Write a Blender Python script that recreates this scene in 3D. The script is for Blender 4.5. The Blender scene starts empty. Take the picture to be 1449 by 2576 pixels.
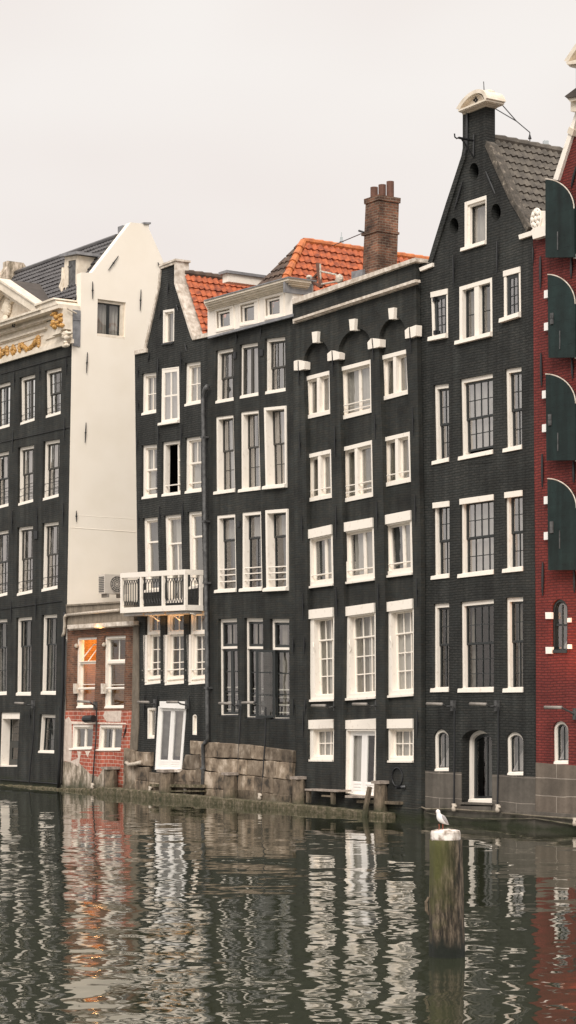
import bpy, bmesh, math, random
from mathutils import Vector, Matrix
from mathutils.geometry import tessellate_polygon
random.seed(7)
SC = bpy.context.scene
COL = SC.collection
# ------------------------------------------------------------ camera
F, U0, VH, CAMZ = 5200.0, 724.5, 1740.0, 3.2      # focal length, principal column and horizon row in units of a 1449 x 2576 picture
cam = bpy.data.cameras.new('camera'); camo = bpy.data.objects.new('camera', cam); COL.objects.link(camo)
camo.location = (0, 0, CAMZ); camo.rotation_euler = (math.radians(90), 0, 0)
cam.sensor_fit = 'VERTICAL'; cam.sensor_height = 36; cam.lens = 36 * F / 2576
cam.shift_y = (VH - 1288) / 2576; cam.clip_start = 0.5; cam.clip_end = 3000
SC.camera = camo
# ------------------------------------------------------------ light
SUN_EL, SUN_AZ = math.radians(40), math.radians(192)
w = bpy.data.worlds.new('World'); SC.world = w; w.use_nodes = True
nt = w.node_tree; nt.nodes.clear(); N = nt.nodes.new; L = nt.links.new
out = N('ShaderNodeOutputWorld'); mixs = N('ShaderNodeMixShader'); bg1 = N('ShaderNodeBackground'); bg2 = N('ShaderNodeBackground')
sky = N('ShaderNodeTexSky'); sky.sky_type = 'NISHITA'; sky.sun_disc = False; sky.sun_elevation = SUN_EL; sky.sun_rotation = SUN_AZ
L(sky.outputs[0], bg1.inputs[0]); bg1.inputs[1].default_value = 0.10
tc = N('ShaderNodeTexCoord'); sep = N('ShaderNodeSeparateXYZ'); L(tc.outputs['Generated'], sep.inputs[0])
mr = N('ShaderNodeMapRange'); mr.interpolation_type = 'SMOOTHSTEP'
mr.inputs[1].default_value = 0.30; mr.inputs[2].default_value = 0.95; mr.inputs[3].default_value = 1.0; mr.inputs[4].default_value = 2.0
L(sep.outputs[2], mr.inputs[0])
ns = N('ShaderNodeTexNoise'); ns.inputs['Scale'].default_value = 2.6; ns.inputs['Detail'].default_value = 3
mp = N('ShaderNodeMapping'); mp.inputs['Scale'].default_value = (1, 1, 2.2); L(tc.outputs['Generated'], mp.inputs[0]); L(mp.outputs[0], ns.inputs[0])
cr = N('ShaderNodeValToRGB'); cr.color_ramp.elements[0].position = 0.35; cr.color_ramp.elements[1].position = 0.68
cr.color_ramp.elements[0].color = (0.715, 0.645, 0.605, 1); cr.color_ramp.elements[1].color = (0.79, 0.75, 0.71, 1)
L(ns.outputs['Fac'], cr.inputs[0]); L(cr.outputs[0], bg2.inputs[0]); L(mr.outputs[0], bg2.inputs[1])
mixs.inputs[0].default_value = 0.94; L(bg1.outputs[0], mixs.inputs[1]); L(bg2.outputs[0], mixs.inputs[2]); L(mixs.outputs[0], out.inputs[0])
sl = bpy.data.lights.new('sun', 'SUN'); sl.energy = 2.1; sl.angle = math.radians(25); sl.color = (1, 0.95, 0.88)
so = bpy.data.objects.new('sun', sl); COL.objects.link(so)
sd = Vector((math.sin(SUN_AZ) * math.cos(SUN_EL), math.cos(SUN_AZ) * math.cos(SUN_EL), math.sin(SUN_EL)))
so.rotation_euler = sd.to_track_quat('Z', 'Y').to_euler(); so.location = sd * 80
SC.view_settings.view_transform = 'Standard'; SC.view_settings.look = 'None'; SC.view_settings.exposure = 0.30; SC.view_settings.gamma = 1
SC.cycles.use_denoising = True; SC.cycles.max_bounces = 8; SC.cycles.transparent_max_bounces = 16
# ------------------------------------------------------------ the row of houses has its own axes: s along it (to the right), y into it, z up
AL = math.atan(3600 / F); SA, CA = math.sin(AL), math.cos(AL)
Y0 = 56.9
RZ = math.atan2(-CA, SA)
def ray(u, v): return Vector(((u - U0) / F, 1.0, -(v - VH) / F))
def pix(u, v, y=0.0):                      # measured point -> (s, z) on the plane y of the row
    r = ray(u, v); t = (y + Y0 * SA) / (r.x * CA + SA)
    s = (r.x * t) * SA - (t - Y0) * CA
    return Vector((s, CAMZ + r.z * t))
def pix3(u, v, y=0.0):
    p = pix(u, v, y); return Vector((p.x, y, p.y))
def pside(u, v, s1, k=0.0):                # measured point -> (y, z) on the wall s = s1 + k z
    r = ray(u, v); A = r.x * SA - CA; B = Y0 * CA          # s = A t + B
    t = (s1 + k * CAMZ - B) / (A - k * r.z)
    return Vector((r.x * t * CA + (t - Y0) * SA, CAMZ + r.z * t))
def W(s, y, z): return Vector((s * SA + y * CA, Y0 - s * CA + y * SA, z))
def crop(x0, y0, w):                       # measuring windows
    k = w / 1449 / 1.5652
    def f(*v): return [(x0 / 1.5652 + v[i] * k, y0 / 1.5652 + v[i + 1] * k) for i in range(0, len(v), 2)]
    return f
A = crop(0, 800, 800); B = crop(0, 1500, 800); C = crop(0, 2300, 800); D = crop(500, 1000, 800); E = crop(500, 1700, 800)
G = crop(500, 2400, 800); H = crop(1000, 1000, 800); I = crop(1100, 1700, 800); J = crop(1100, 2400, 800)
K = crop(1568, 100, 700); Lc = crop(1568, 700, 700); M = crop(1568, 1400, 700); Nn = crop(1568, 2000, 700); O = crop(1568, 2600, 700)
S = crop(1180, 680, 500); T = crop(0, 1050, 400); U = crop(450, 2200, 400); Vc = crop(1640, 3150, 260); Wc = crop(200, 2900, 500)
# ------------------------------------------------------------ materials
def newmat(name):
    m = bpy.data.materials.new(name); m.use_nodes = True
    return m, m.node_tree, m.node_tree.nodes['Principled BSDF']
def paint(name, col, rough=0.55, var=0.12, scale=6, metal=0, bump=0.0, dirt=None, lo=0.3, hi=0.7):
    m, t, b = newmat(name); n = t.nodes.new
    tc = n('ShaderNodeTexCoord'); no = n('ShaderNodeTexNoise'); no.inputs['Scale'].default_value = scale; no.inputs['Detail'].default_value = 5
    t.links.new(tc.outputs['Object'], no.inputs[0])
    r = n('ShaderNodeValToRGB'); r.color_ramp.elements[0].position = lo; r.color_ramp.elements[1].position = hi
    lo = dirt if dirt else tuple(c * (1 - var) for c in col)
    r.color_ramp.elements[0].color = (*lo, 1); r.color_ramp.elements[1].color = (*col, 1)
    t.links.new(no.outputs['Fac'], r.inputs[0]); t.links.new(r.outputs[0], b.inputs['Base Color'])
    b.inputs['Roughness'].default_value = rough; b.inputs['Metallic'].default_value = metal
    if bump:
        bu = n('ShaderNodeBump'); bu.inputs['Distance'].default_value = bump; t.links.new(no.outputs['Fac'], bu.inputs['Height']); t.links.new(bu.outputs[0], b.inputs['Normal'])
    return m
def wallmat(name, c1, c2, mortar, bw=0.21, bh=0.065, ms=0.012, bump=0.008, vary=(0.3, 0.7), axes='sum', bias=0, colmix=1.0, algae=0.45, rough=0.75, nscale=0.9, bumpn=0.01):
    m, t, b = newmat(name); n = t.nodes.new; l = t.links.new
    tc = n('ShaderNodeTexCoord'); se = n('ShaderNodeSeparateXYZ'); l(tc.outputs['Object'], se.inputs[0])
    co = n('ShaderNodeCombineXYZ')
    if axes == 'xz': l(se.outputs[0], co.inputs[0])
    elif axes == 'yz': l(se.outputs[1], co.inputs[0])
    else:
        ad = n('ShaderNodeMath'); l(se.outputs[0], ad.inputs[0]); l(se.outputs[1], ad.inputs[1]); l(ad.outputs[0], co.inputs[0])
    l(se.outputs[2], co.inputs[1])
    # slightly wavy courses
    wn = n('ShaderNodeTexNoise'); wn.inputs['Scale'].default_value = 0.8; l(tc.outputs['Object'], wn.inputs[0])
    va = n('ShaderNodeVectorMath'); va.operation = 'MULTIPLY_ADD'; va.inputs[1].default_value = (0.0, 0.12, 0); l(wn.outputs['Color'], va.inputs[0]); l(co.outputs[0], va.inputs[2])
    br = n('ShaderNodeTexBrick'); br.inputs['Scale'].default_value = 1; br.inputs['Brick Width'].default_value = bw; br.inputs['Row Height'].default_value = bh
    br.inputs['Mortar Size'].default_value = ms; br.inputs['Mortar Smooth'].default_value = 0.3; br.inputs['Bias'].default_value = bias
    br.inputs['Color1'].default_value = (*c1, 1); br.inputs['Color2'].default_value = (*c2, 1); br.inputs['Mortar'].default_value = (*mortar, 1)
    l(va.outputs[0], br.inputs[0])
    n1 = n('ShaderNodeTexNoise'); n1.inputs['Scale'].default_value = nscale; n1.inputs['Detail'].default_value = 6; n1.inputs['Roughness'].default_value = 0.65; l(tc.outputs['Object'], n1.inputs[0])
    mrr = n('ShaderNodeMapRange'); mrr.inputs[1].default_value = 0.3; mrr.inputs[2].default_value = 0.7; mrr.inputs[3].default_value = vary[0]; mrr.inputs[4].default_value = vary[1]; l(n1.outputs['Fac'], mrr.inputs[0])
    mu = n('ShaderNodeMix'); mu.data_type = 'RGBA'; mu.blend_type = 'MULTIPLY'; mu.inputs[0].default_value = 1
    l(br.outputs['Color'], mu.inputs[6]); l(mrr.outputs[0], mu.inputs[7])
    # rain streaks: long vertical stains
    ms_ = n('ShaderNodeMapping'); ms_.inputs['Scale'].default_value = (4.5, 4.5, 0.28); l(tc.outputs['Object'], ms_.inputs[0]); n5 = n('ShaderNodeTexNoise'); n5.inputs['Scale'].default_value = 1; n5.inputs['Detail'].default_value = 5; l(ms_.outputs[0], n5.inputs[0])
    m5 = n('ShaderNodeMapRange'); m5.inputs[1].default_value = 0.35; m5.inputs[2].default_value = 0.75; m5.inputs[3].default_value = 0.78; m5.inputs[4].default_value = 1.75 if c1[0] < 0.05 else 1.15; l(n5.outputs['Fac'], m5.inputs[0])
    mq = n('ShaderNodeMath'); mq.operation = 'MULTIPLY'; l(mrr.outputs[0], mq.inputs[0]); l(m5.outputs[0], mq.inputs[1]); l(mq.outputs[0], mu.inputs[7])
    # algae and grime near the water: a stain by height with a ragged edge
    ge = n('ShaderNodeNewGeometry'); sg = n('ShaderNodeSeparateXYZ'); l(ge.outputs['Position'], sg.inputs[0])
    n2 = n('ShaderNodeTexNoise'); n2.inputs['Scale'].default_value = 2.2; n2.inputs['Detail'].default_value = 5; l(tc.outputs['Object'], n2.inputs[0])
    ma = n('ShaderNodeMath'); ma.operation = 'MULTIPLY_ADD'; ma.inputs[1].default_value = -0.7; l(n2.outputs['Fac'], ma.inputs[0]); l(sg.outputs[2], ma.inputs[2])
    m2 = n('ShaderNodeMapRange'); m2.inputs[1].default_value = -0.35; m2.inputs[2].default_value = max(algae, -0.1) - 0.35 + 0.12 + (0 if algae > -1 else -0.0); m2.inputs[3].default_value = 1; m2.inputs[4].default_value = 0; l(ma.outputs[0], m2.inputs[0])
    mx = n('ShaderNodeMix'); mx.data_type = 'RGBA'; mx.inputs[7].default_value = (0.022, 0.026, 0.012, 1)
    mx.inputs[0].default_value = 0
    if algae > -1: l(m2.outputs[0], mx.inputs[0])
    l(mu.outputs[2], mx.inputs[6]); l(mx.outputs[2], b.inputs['Base Color'])
    n3 = n('ShaderNodeTexNoise'); n3.inputs['Scale'].default_value = 9; n3.inputs['Detail'].default_value = 4; l(tc.outputs['Object'], n3.inputs[0])
    bu = n('ShaderNodeBump'); bu.inputs['Distance'].default_value = bumpn; bu.inputs['Strength'].default_value = 1; l(n3.outputs['Fac'], bu.inputs['Height'])
    b2 = n('ShaderNodeBump'); b2.invert = True; b2.inputs['Distance'].default_value = bump; l(br.outputs['Fac'], b2.inputs['Height']); l(bu.outputs[0], b2.inputs['Normal']); l(b2.outputs[0], b.inputs['Normal'])
    b.inputs['Roughness'].default_value = rough; b.inputs['Specular IOR Level'].default_value = 0.35
    return m
def stone(name, cols, streak=True, rough=0.85, algae=0.9, freq=1.0, rg=0.78, bd=0.03):
    m, t, b = newmat(name); n = t.nodes.new; l = t.links.new
    tc = n('ShaderNodeTexCoord'); mp = n('ShaderNodeMapping'); mp.inputs['Scale'].default_value = (3.0 * freq, 3.0 * freq, 0.9 if streak else 2.4 * freq); l(tc.outputs['Object'], mp.inputs[0])
    n1 = n('ShaderNodeTexNoise'); n1.inputs['Scale'].default_value = 1.6; n1.inputs['Detail'].default_value = 10; n1.inputs['Roughness'].default_value = rg; l(mp.outputs[0], n1.inputs[0])
    r = n('ShaderNodeValToRGB'); e = r.color_ramp.elements
    e[0].position = 0.36; e[0].color = (*cols[0], 1); e[1].position = 0.66; e[1].color = (*cols[-1], 1)
    for i, c in enumerate(cols[1:-1]):
        x = e.new(0.36 + 0.30 * (i + 1) / (len(cols) - 1)); x.color = (*c, 1)
    l(n1.outputs['Fac'], r.inputs[0])
    ge = n('ShaderNodeNewGeometry'); mr = n('ShaderNodeMapRange'); mr.inputs[3].default_value = 0.5; mr.inputs[4].default_value = 1.45; l(ge.outputs['Random Per Island'], mr.inputs[0])
    mu = n('ShaderNodeMix'); mu.data_type = 'RGBA'; mu.blend_type = 'MULTIPLY'; mu.inputs[0].default_value = 1; l(r.outputs[0], mu.inputs[6]); l(mr.outputs[0], mu.inputs[7])
    sg = n('ShaderNodeSeparateXYZ'); l(ge.outputs['Position'], sg.inputs[0])
    n2 = n('ShaderNodeTexNoise'); n2.inputs['Scale'].default_value = 2.5; n2.inputs['Detail'].default_value = 5; l(tc.outputs['Object'], n2.inputs[0])
    ma = n('ShaderNodeMath'); ma.operation = 'MULTIPLY_ADD'; ma.inputs[1].default_value = -0.9; l(n2.outputs['Fac'], ma.inputs[0]); l(sg.outputs[2], ma.inputs[2])
    m2 = n('ShaderNodeMapRange'); m2.inputs[1].default_value = -0.4; m2.inputs[2].default_value = 0.0; m2.inputs[3].default_value = algae; m2.inputs[4].default_value = 0; l(ma.outputs[0], m2.inputs[0])
    mx = n('ShaderNodeMix'); mx.data_type = 'RGBA'; mx.inputs[7].default_value = (0.03, 0.036, 0.014, 1); l(m2.outputs[0], mx.inputs[0]); l(mu.outputs[2], mx.inputs[6]); l(mx.outputs[2], b.inputs['Base Color'])
    n3 = n('ShaderNodeTexNoise'); n3.inputs['Scale'].default_value = 7; n3.inputs['Detail'].default_value = 6; l(tc.outputs['Object'], n3.inputs[0])
    bu = n('ShaderNodeBump'); bu.inputs['Distance'].default_value = bd; l(n3.outputs['Fac'], bu.inputs['Height']); l(bu.outputs[0], b.inputs['Normal'])
    b.inputs['Roughness'].default_value = rough
    return m
def glassmat(name, refl=0.3, k=1.0):
    m = bpy.data.materials.new(name); m.use_nodes = True; t = m.node_tree; t.nodes.clear(); n = t.nodes.new; l = t.links.new
    o = n('ShaderNodeOutputMaterial'); mx = n('ShaderNodeMixShader'); tr = n('ShaderNodeBsdfTransparent'); gl = n('ShaderNodeBsdfGlossy')
    gl.inputs['Roughness'].default_value = 0.03; gl.inputs['Color'].default_value = (0.95, 0.93, 0.92, 1); tr.inputs[0].default_value = (0.78, 0.8, 0.78, 1)
    ge = n('ShaderNodeNewGeometry'); dd = n('ShaderNodeVectorMath'); dd.operation = 'DOT_PRODUCT'; l(ge.outputs['Normal'], dd.inputs[0]); l(ge.outputs['Incoming'], dd.inputs[1])
    ab = n('ShaderNodeMath'); ab.operation = 'ABSOLUTE'; l(dd.outputs['Value'], ab.inputs[0]); om = n('ShaderNodeMath'); om.operation = 'SUBTRACT'; om.inputs[0].default_value = 1; l(ab.outputs[0], om.inputs[1])
    pw = n('ShaderNodeMath'); pw.operation = 'POWER'; pw.inputs[1].default_value = 5; l(om.outputs[0], pw.inputs[0]); fr = n('ShaderNodeMath'); fr.operation = 'MULTIPLY_ADD'; fr.inputs[1].default_value = 1.4; fr.inputs[2].default_value = 0.06; l(pw.outputs[0], fr.inputs[0]); km = n('ShaderNodeMath'); km.operation = 'MULTIPLY'; km.inputs[1].default_value = k; ad = n('ShaderNodeMath'); ad.operation = 'ADD'; ad.use_clamp = True; ad.inputs[1].default_value = refl
    tc = n('ShaderNodeTexCoord'); no = n('ShaderNodeTexNoise'); no.inputs['Scale'].default_value = 2.5; no.inputs['Detail'].default_value = 1; l(tc.outputs['Object'], no.inputs[0])
    bu = n('ShaderNodeBump'); bu.inputs['Distance'].default_value = 0.012; l(no.outputs['Fac'], bu.inputs['Height']); l(bu.outputs[0], gl.inputs['Normal'])
    l(fr.outputs[0], km.inputs[0]); l(km.outputs[0], ad.inputs[0]); l(ad.outputs[0], mx.inputs[0]); l(tr.outputs[0], mx.inputs[1]); l(gl.outputs[0], mx.inputs[2]); l(mx.outputs[0], o.inputs[0])
    return m
MT = {}
BK = (0.0118, 0.0132, 0.0125)
MT['black'] = wallmat('black_painted_brick', BK, (0.0160, 0.0150, 0.0125), (0.0105, 0.0112, 0.0100), vary=(0.7, 2.6), bump=0.003, algae=0.2)
MT['black_rough'] = wallmat('coarse_black_painted_brick', (0.0140, 0.0152, 0.0143), (0.0190, 0.0184, 0.0162), (0.0090, 0.0098, 0.0090), vary=(0.8, 2.3), bump=0.010, ms=0.016, bumpn=0.025, algae=0.2)
MT['black_side'] = wallmat('black_painted_side_brick', BK, (0.019, 0.0205, 0.020), (0.014, 0.0155, 0.0155), vary=(0.75, 1.6), axes='yz', bump=0.008)
MT['red'] = wallmat('red_painted_brick', (0.18, 0.029, 0.024), (0.21, 0.037, 0.028), (0.11, 0.020, 0.018), vary=(0.7, 1.25), bump=0.012, ms=0.016, bumpn=0.02)
MT['brown'] = wallmat('brown_brick', (0.24, 0.10, 0.055), (0.11, 0.052, 0.033), (0.22, 0.155, 0.11), vary=(0.55, 1.3), bump=0.006, ms=0.010)
MT['chimney'] = wallmat('chimney_brick', (0.30, 0.13, 0.075), (0.12, 0.06, 0.04), (0.30, 0.22, 0.16), vary=(0.25, 1.35), axes='sum', bw=0.19, bh=0.07, bump=0.01, ms=0.011, nscale=1.7)
MT['redbrick'] = wallmat('red_brick_white_joints', (0.48, 0.125, 0.075), (0.38, 0.09, 0.055), (0.62, 0.44, 0.36), bw=0.29, bh=0.125, ms=0.012, vary=(0.75, 1.15), bump=0.004, algae=0.25)
MT['render'] = paint('cream_render', (0.92, 0.845, 0.735), rough=0.85, dirt=(0.87, 0.79, 0.67), scale=0.9, bump=0.012, lo=0.2, hi=0.6)
MT['plaster'] = stone('flaking_plaster', [(0.10, 0.085, 0.06), (0.22, 0.18, 0.13), (0.5, 0.42, 0.34), (0.60, 0.52, 0.44)])
MT['pinkplaster'] = stone('pale_plaster', [(0.42, 0.34, 0.28), (0.58, 0.48, 0.41), (0.62, 0.54, 0.46)])
MT['concrete'] = stone('stained_concrete', [(0.13, 0.105, 0.08), (0.20, 0.165, 0.125), (0.26, 0.215, 0.165)], streak=True)
MT['stone'] = stone('quay_stone', [(0.045, 0.036, 0.026), (0.15, 0.112, 0.078), (0.23, 0.18, 0.13), (0.40, 0.33, 0.26)], streak=False, freq=0.55, algae=0.5, rg=0.62, bd=0.016)
MT['slab'] = wallmat('grey_stone_slabs', (0.12, 0.105, 0.088), (0.095, 0.083, 0.07), (0.30, 0.26, 0.22), bw=2.9, bh=0.62, ms=0.009, vary=(0.7, 1.35), bump=0.003, algae=0.2, nscale=1.3)
MT['redslab'] = wallmat('brown_stone_slabs', (0.15, 0.12, 0.095), (0.12, 0.10, 0.08), (0.36, 0.31, 0.26), bw=2.0, bh=0.42, ms=0.010, vary=(0.7, 1.3), bump=0.003, algae=0.2, nscale=1.5)
MT['white'] = paint('cream_white_paint', (0.88, 0.81, 0.72), rough=0.5, dirt=(0.72, 0.64, 0.545), scale=9, lo=0.22, hi=0.42)
MT['cornice'] = paint('weathered_cream_stone', (0.82, 0.73, 0.61), rough=0.6, dirt=(0.62, 0.54, 0.43), scale=5, bump=0.004)
MT['oldwhite'] = paint('worn_white_coping', (0.80, 0.72, 0.63), rough=0.7, dirt=(0.40, 0.33, 0.26), scale=7, bump=0.006)
MT['bright'] = paint('bright_white_paint', (0.90, 0.87, 0.83), rough=0.35, var=0.04, scale=3)
MT['dark'] = paint('dark_green_black_paint', (0.022, 0.026, 0.026), rough=0.3, var=0.3, scale=8)
MT['brownsash'] = paint('dark_olive_paint', (0.055, 0.052, 0.044), rough=0.4, var=0.3, scale=8)
MT['iron'] = paint('black_iron', (0.012, 0.013, 0.015), rough=0.45, var=0.3, scale=14)
MT['shutter'] = wallmat('green_black_boards', (0.007, 0.015, 0.014), (0.0065, 0.014, 0.0135), (0.004, 0.009, 0.009), bw=6, bh=0.28, ms=0.004, vary=(0.7, 1.6), bump=0.002, algae=-3, rough=0.75, nscale=2, bumpn=0.002)
MT['lead'] = paint('grey_lead', (0.30, 0.30, 0.31), rough=0.5, dirt=(0.17, 0.17, 0.18), scale=6, metal=0.2)
MT['zinc'] = paint('grey_zinc', (0.15, 0.15, 0.15), rough=0.5, dirt=(0.05, 0.05, 0.05), scale=9, metal=0.3)
MT['lamp'] = paint('grey_lamp_housing', (0.30, 0.27, 0.24), rough=0.5, var=0.3, scale=9)
MT['felt'] = paint('brown_roofing_felt', (0.085, 0.070, 0.060), rough=0.9, dirt=(0.05, 0.042, 0.036), scale=2.5, bump=0.01)
MT['gold'] = paint('gilded_stone', (0.62, 0.36, 0.10), rough=0.4, dirt=(0.36, 0.17, 0.04), scale=16, bump=0.012)
MT['tile_black'] = paint('black_glazed_tile', (0.085, 0.08, 0.08), rough=0.35, dirt=(0.045, 0.042, 0.044), scale=3)
MT['tile_grey'] = paint('old_grey_brown_tile', (0.155, 0.135, 0.11), rough=0.8, dirt=(0.06, 0.052, 0.044), scale=4.5, bump=0.006)
MT['tile_dark'] = paint('dark_brown_tile', (0.13, 0.085, 0.06), rough=0.85, dirt=(0.05, 0.034, 0.028), scale=5, bump=0.006)  # darker brown tile for the hip end, left slopes and a ridge
MT['tile_orange'] = paint('orange_clay_tile', (0.50, 0.130, 0.048), rough=0.8, dirt=(0.20, 0.052, 0.028), scale=6, lo=0.32, hi=0.6, bump=0.004)
MT['tile_ridge'] = paint('orange_ridge_tile', (0.64, 0.20, 0.055), rough=0.6, dirt=(0.34, 0.09, 0.03), scale=5, bump=0.004)
MT['net'] = paint('net_curtain', (0.55, 0.50, 0.465), rough=0.9, var=0.12, scale=7)
MT['drape'] = paint('beige_drape', (0.27, 0.235, 0.195), rough=0.9, var=0.3, scale=7)
MT['greydrape'] = paint('grey_drape', (0.10, 0.10, 0.092), rough=0.9, var=0.3, scale=7)
MT['glass'] = glassmat('window_glass', 0.16)
MT['glass_dark'] = glassmat('low_window_glass', 0.05)
MT['glass_bright'] = glassmat('attic_window_glass', 0.30)
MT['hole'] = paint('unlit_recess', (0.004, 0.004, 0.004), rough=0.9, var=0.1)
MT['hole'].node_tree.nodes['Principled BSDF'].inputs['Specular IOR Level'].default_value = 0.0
MT['pot'] = paint('clay_chimney_pot', (0.16, 0.075, 0.05), rough=0.8, var=0.4, scale=9)
MT['pipewhite'] = paint('dirty_white_pipe', (0.62, 0.55, 0.46), rough=0.5, dirt=(0.36, 0.3, 0.24), scale=14)
MT['wood'] = stone('weathered_wood', [(0.045, 0.035, 0.025), (0.13, 0.10, 0.07), (0.25, 0.19, 0.13)])
MT['woodcap'] = stone('worn_pile_cap', [(0.16, 0.13, 0.11), (0.30, 0.25, 0.21), (0.42, 0.36, 0.31)])
MT['beam'] = stone('mossy_beam', [(0.022, 0.02, 0.010), (0.075, 0.066, 0.032), (0.15, 0.12, 0.08), (0.32, 0.26, 0.19)], streak=False, algae=0.25, freq=1.6)
MT['rimstone'] = stone('lichened_gable_stone', [(0.03, 0.028, 0.025), (0.09, 0.078, 0.062), (0.13, 0.11, 0.09), (0.42, 0.36, 0.28)], streak=False, freq=1.4)
MT['gull_white'] = paint('white_feathers', (0.82, 0.79, 0.76), rough=0.8, var=0.05, scale=20)
MT['gull_grey'] = paint('grey_feathers', (0.42, 0.38, 0.37), rough=0.8, var=0.1, scale=20)
MT['gull_leg'] = paint('red_legs', (0.42, 0.10, 0.06), rough=0.5)
MT['haze_tower'] = paint('haze_paled_steel', (0.42, 0.45, 0.46), rough=0.9)  # distance haze is mixed into this pale tower colour
MT['fan'] = paint('off_white_casing', (0.66, 0.60, 0.53), rough=0.5, var=0.12)
def warmwall():
    return wallmat('orange_interior_brick', (0.55, 0.24, 0.07), (0.48, 0.19, 0.05), (0.40, 0.17, 0.05), vary=(0.8, 1.2), algae=-3)
MT['inner'] = warmwall()
# ------------------------------------------------------------ mesh builder
FAC = lambda p, q, d: Vector((p, d, q))            # facade coordinates: along, up, depth inward
class MB:
    def __init__(s, xf=FAC): s.v = []; s.f = []; s.xf = xf
    def add(s, vs, fs):
        o = len(s.v); s.v += [Vector(x) for x in vs]; s.f += [tuple(i + o for i in f) for f in fs]
    def prism(s, pts, d0, d1, front=True, back=True, sides=True, holes=(), holedepth=None):
        """polygon pts in (p, q) extruded from depth d0 to d1"""
        loops = [list(pts)] + [list(h) for h in holes]
        flat = [p for lp in loops for p in lp]
        if len(flat) <= 4 and not holes: tris = [tuple(range(len(flat)))]
        else: tris = tessellate_polygon([[Vector((p[0], p[1], 0)) for p in lp] for lp in loops])
        n = len(flat)
        fv = [s.xf(p[0], p[1], d0) for p in flat]; bv = [s.xf(p[0], p[1], d1) for p in flat]
        fs = []
        if front: fs += [tuple(t) for t in tris]
        if back: fs += [tuple(i + n for i in t) for t in tris]
        if sides:
            o = 0
            for lp in loops:
                m = len(lp)
                for i in range(m):
                    a, b = o + i, o + (i + 1) % m; fs.append((a, b, b + n, a + n))
                o += m
        s.add(fv + bv, fs)
    def ring(s, outer, inner, d0, d1):
        n = len(outer)
        vs = [s.xf(p[0], p[1], d0) for p in outer] + [s.xf(p[0], p[1], d0) for p in inner] + [s.xf(p[0], p[1], d1) for p in outer] + [s.xf(p[0], p[1], d1) for p in inner]
        fs = []
        for i in range(n):
            j = (i + 1) % n
            fs += [(i, j, n + j, n + i), (n + i, n + j, 3 * n + j, 3 * n + i), (2 * n + i, 2 * n + j, j, i), (3 * n + i, 3 * n + j, 2 * n + j, 2 * n + i)]
        s.add(vs, fs)
    def box(s, a, b):                                   # corners in row coordinates (s, y, z)
        (x0, y0, z0), (x1, y1, z1) = a, b
        s.add([(x0, y0, z0), (x1, y0, z0), (x1, y1, z0), (x0, y1, z0), (x0, y0, z1), (x1, y0, z1), (x1, y1, z1), (x0, y1, z1)],
              [(0, 1, 2, 3), (4, 5, 6, 7), (0, 1, 5, 4), (1, 2, 6, 5), (2, 3, 7, 6), (3, 0, 4, 7)])
    def hexa(s, low, up):                               # two quads of row-coordinate corners
        s.add(list(low) + list(up), [(0, 1, 2, 3), (4, 5, 6, 7), (0, 1, 5, 4), (1, 2, 6, 5), (2, 3, 7, 6), (3, 0, 4, 7)])
    def tube(s, pts, r, n=8, closed=False):
        pts = [Vector(p) for p in pts]; rs = r if isinstance(r, (list, tuple)) else [r] * len(pts); vs = []; fs = []
        for i, p in enumerate(pts):
            if closed: t = pts[(i + 1) % len(pts)] - pts[i - 1]
            else: t = (pts[min(i + 1, len(pts) - 1)] - pts[max(i - 1, 0)])
            t.normalize(); a = t.cross(Vector((0.13, 0.31, 1))); 
            if a.length < 1e-3: a = t.cross(Vector((1, 0, 0)))
            a.normalize(); b = t.cross(a)
            for k in range(n):
                th = 2 * math.pi * k / n; vs.append(p + (a * math.cos(th) + b * math.sin(th)) * rs[i])
        m = len(pts)
        for i in range(m if closed else m - 1):
            for k in range(n):
                k2 = (k + 1) % n; i2 = (i + 1) % m; fs.append((i * n + k, i * n + k2, i2 * n + k2, i2 * n + k))
        if not closed: fs += [tuple(range(n)), tuple((m - 1) * n + k for k in range(n))]
        s.add(vs, fs)
    def ball(s, c, r, nu=10, nv=7, jit=0):
        c = Vector(c); r = r if isinstance(r, (tuple, list)) else (r, r, r); vs = []; fs = []
        for j in range(nv + 1):
            ph = math.pi * j / nv
            for i in range(nu):
                th = 2 * math.pi * i / nu; k = 1 + random.uniform(-jit, jit)
                vs.append(c + Vector((r[0] * math.sin(ph) * math.cos(th) * k, r[1] * math.sin(ph) * math.sin(th) * k, r[2] * math.cos(ph) * k)))
        for j in range(nv):
            for i in range(nu):
                i2 = (i + 1) % nu; fs.append((j * nu + i, j * nu + i2, (j + 1) * nu + i2, (j + 1) * nu + i))
        s.add(vs, fs)
    def build(s, name, mat, parent=None, smooth=False, origin=None):
        me = bpy.data.meshes.new(name); o = bpy.data.objects.new(name, me); COL.objects.link(o)
        og = Vector(origin) if origin is not None else (parent['_o'] if parent is not None else Vector((0, 0, 0)))
        og = Vector(og)
        me.from_pydata([tuple(v - og) for v in s.v], [], s.f); me.validate()
        bm = bmesh.new(); bm.from_mesh(me); bmesh.ops.remove_doubles(bm, verts=bm.verts, dist=0.0002); bmesh.ops.recalc_face_normals(bm, faces=bm.faces); bm.to_mesh(me); bm.free()
        me.materials.append(MT[mat] if isinstance(mat, str) else mat)
        if smooth:
            for p in me.polygons: p.use_smooth = True
        if parent is not None:
            o.parent = parent; o['_o'] = tuple(og)
        else:
            o.location = W(*og); o.rotation_euler = (0, 0, RZ)
        return o
def thing(name, org, label, cat, group=None):
    o = bpy.data.objects.new(name, None); COL.objects.link(o); o.empty_display_size = 0.3
    o.location = W(*org); o.rotation_euler = (0, 0, RZ); o['_o'] = tuple(org); o['label'] = label; o['category'] = cat
    if group: o['group'] = group
    return o
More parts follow.
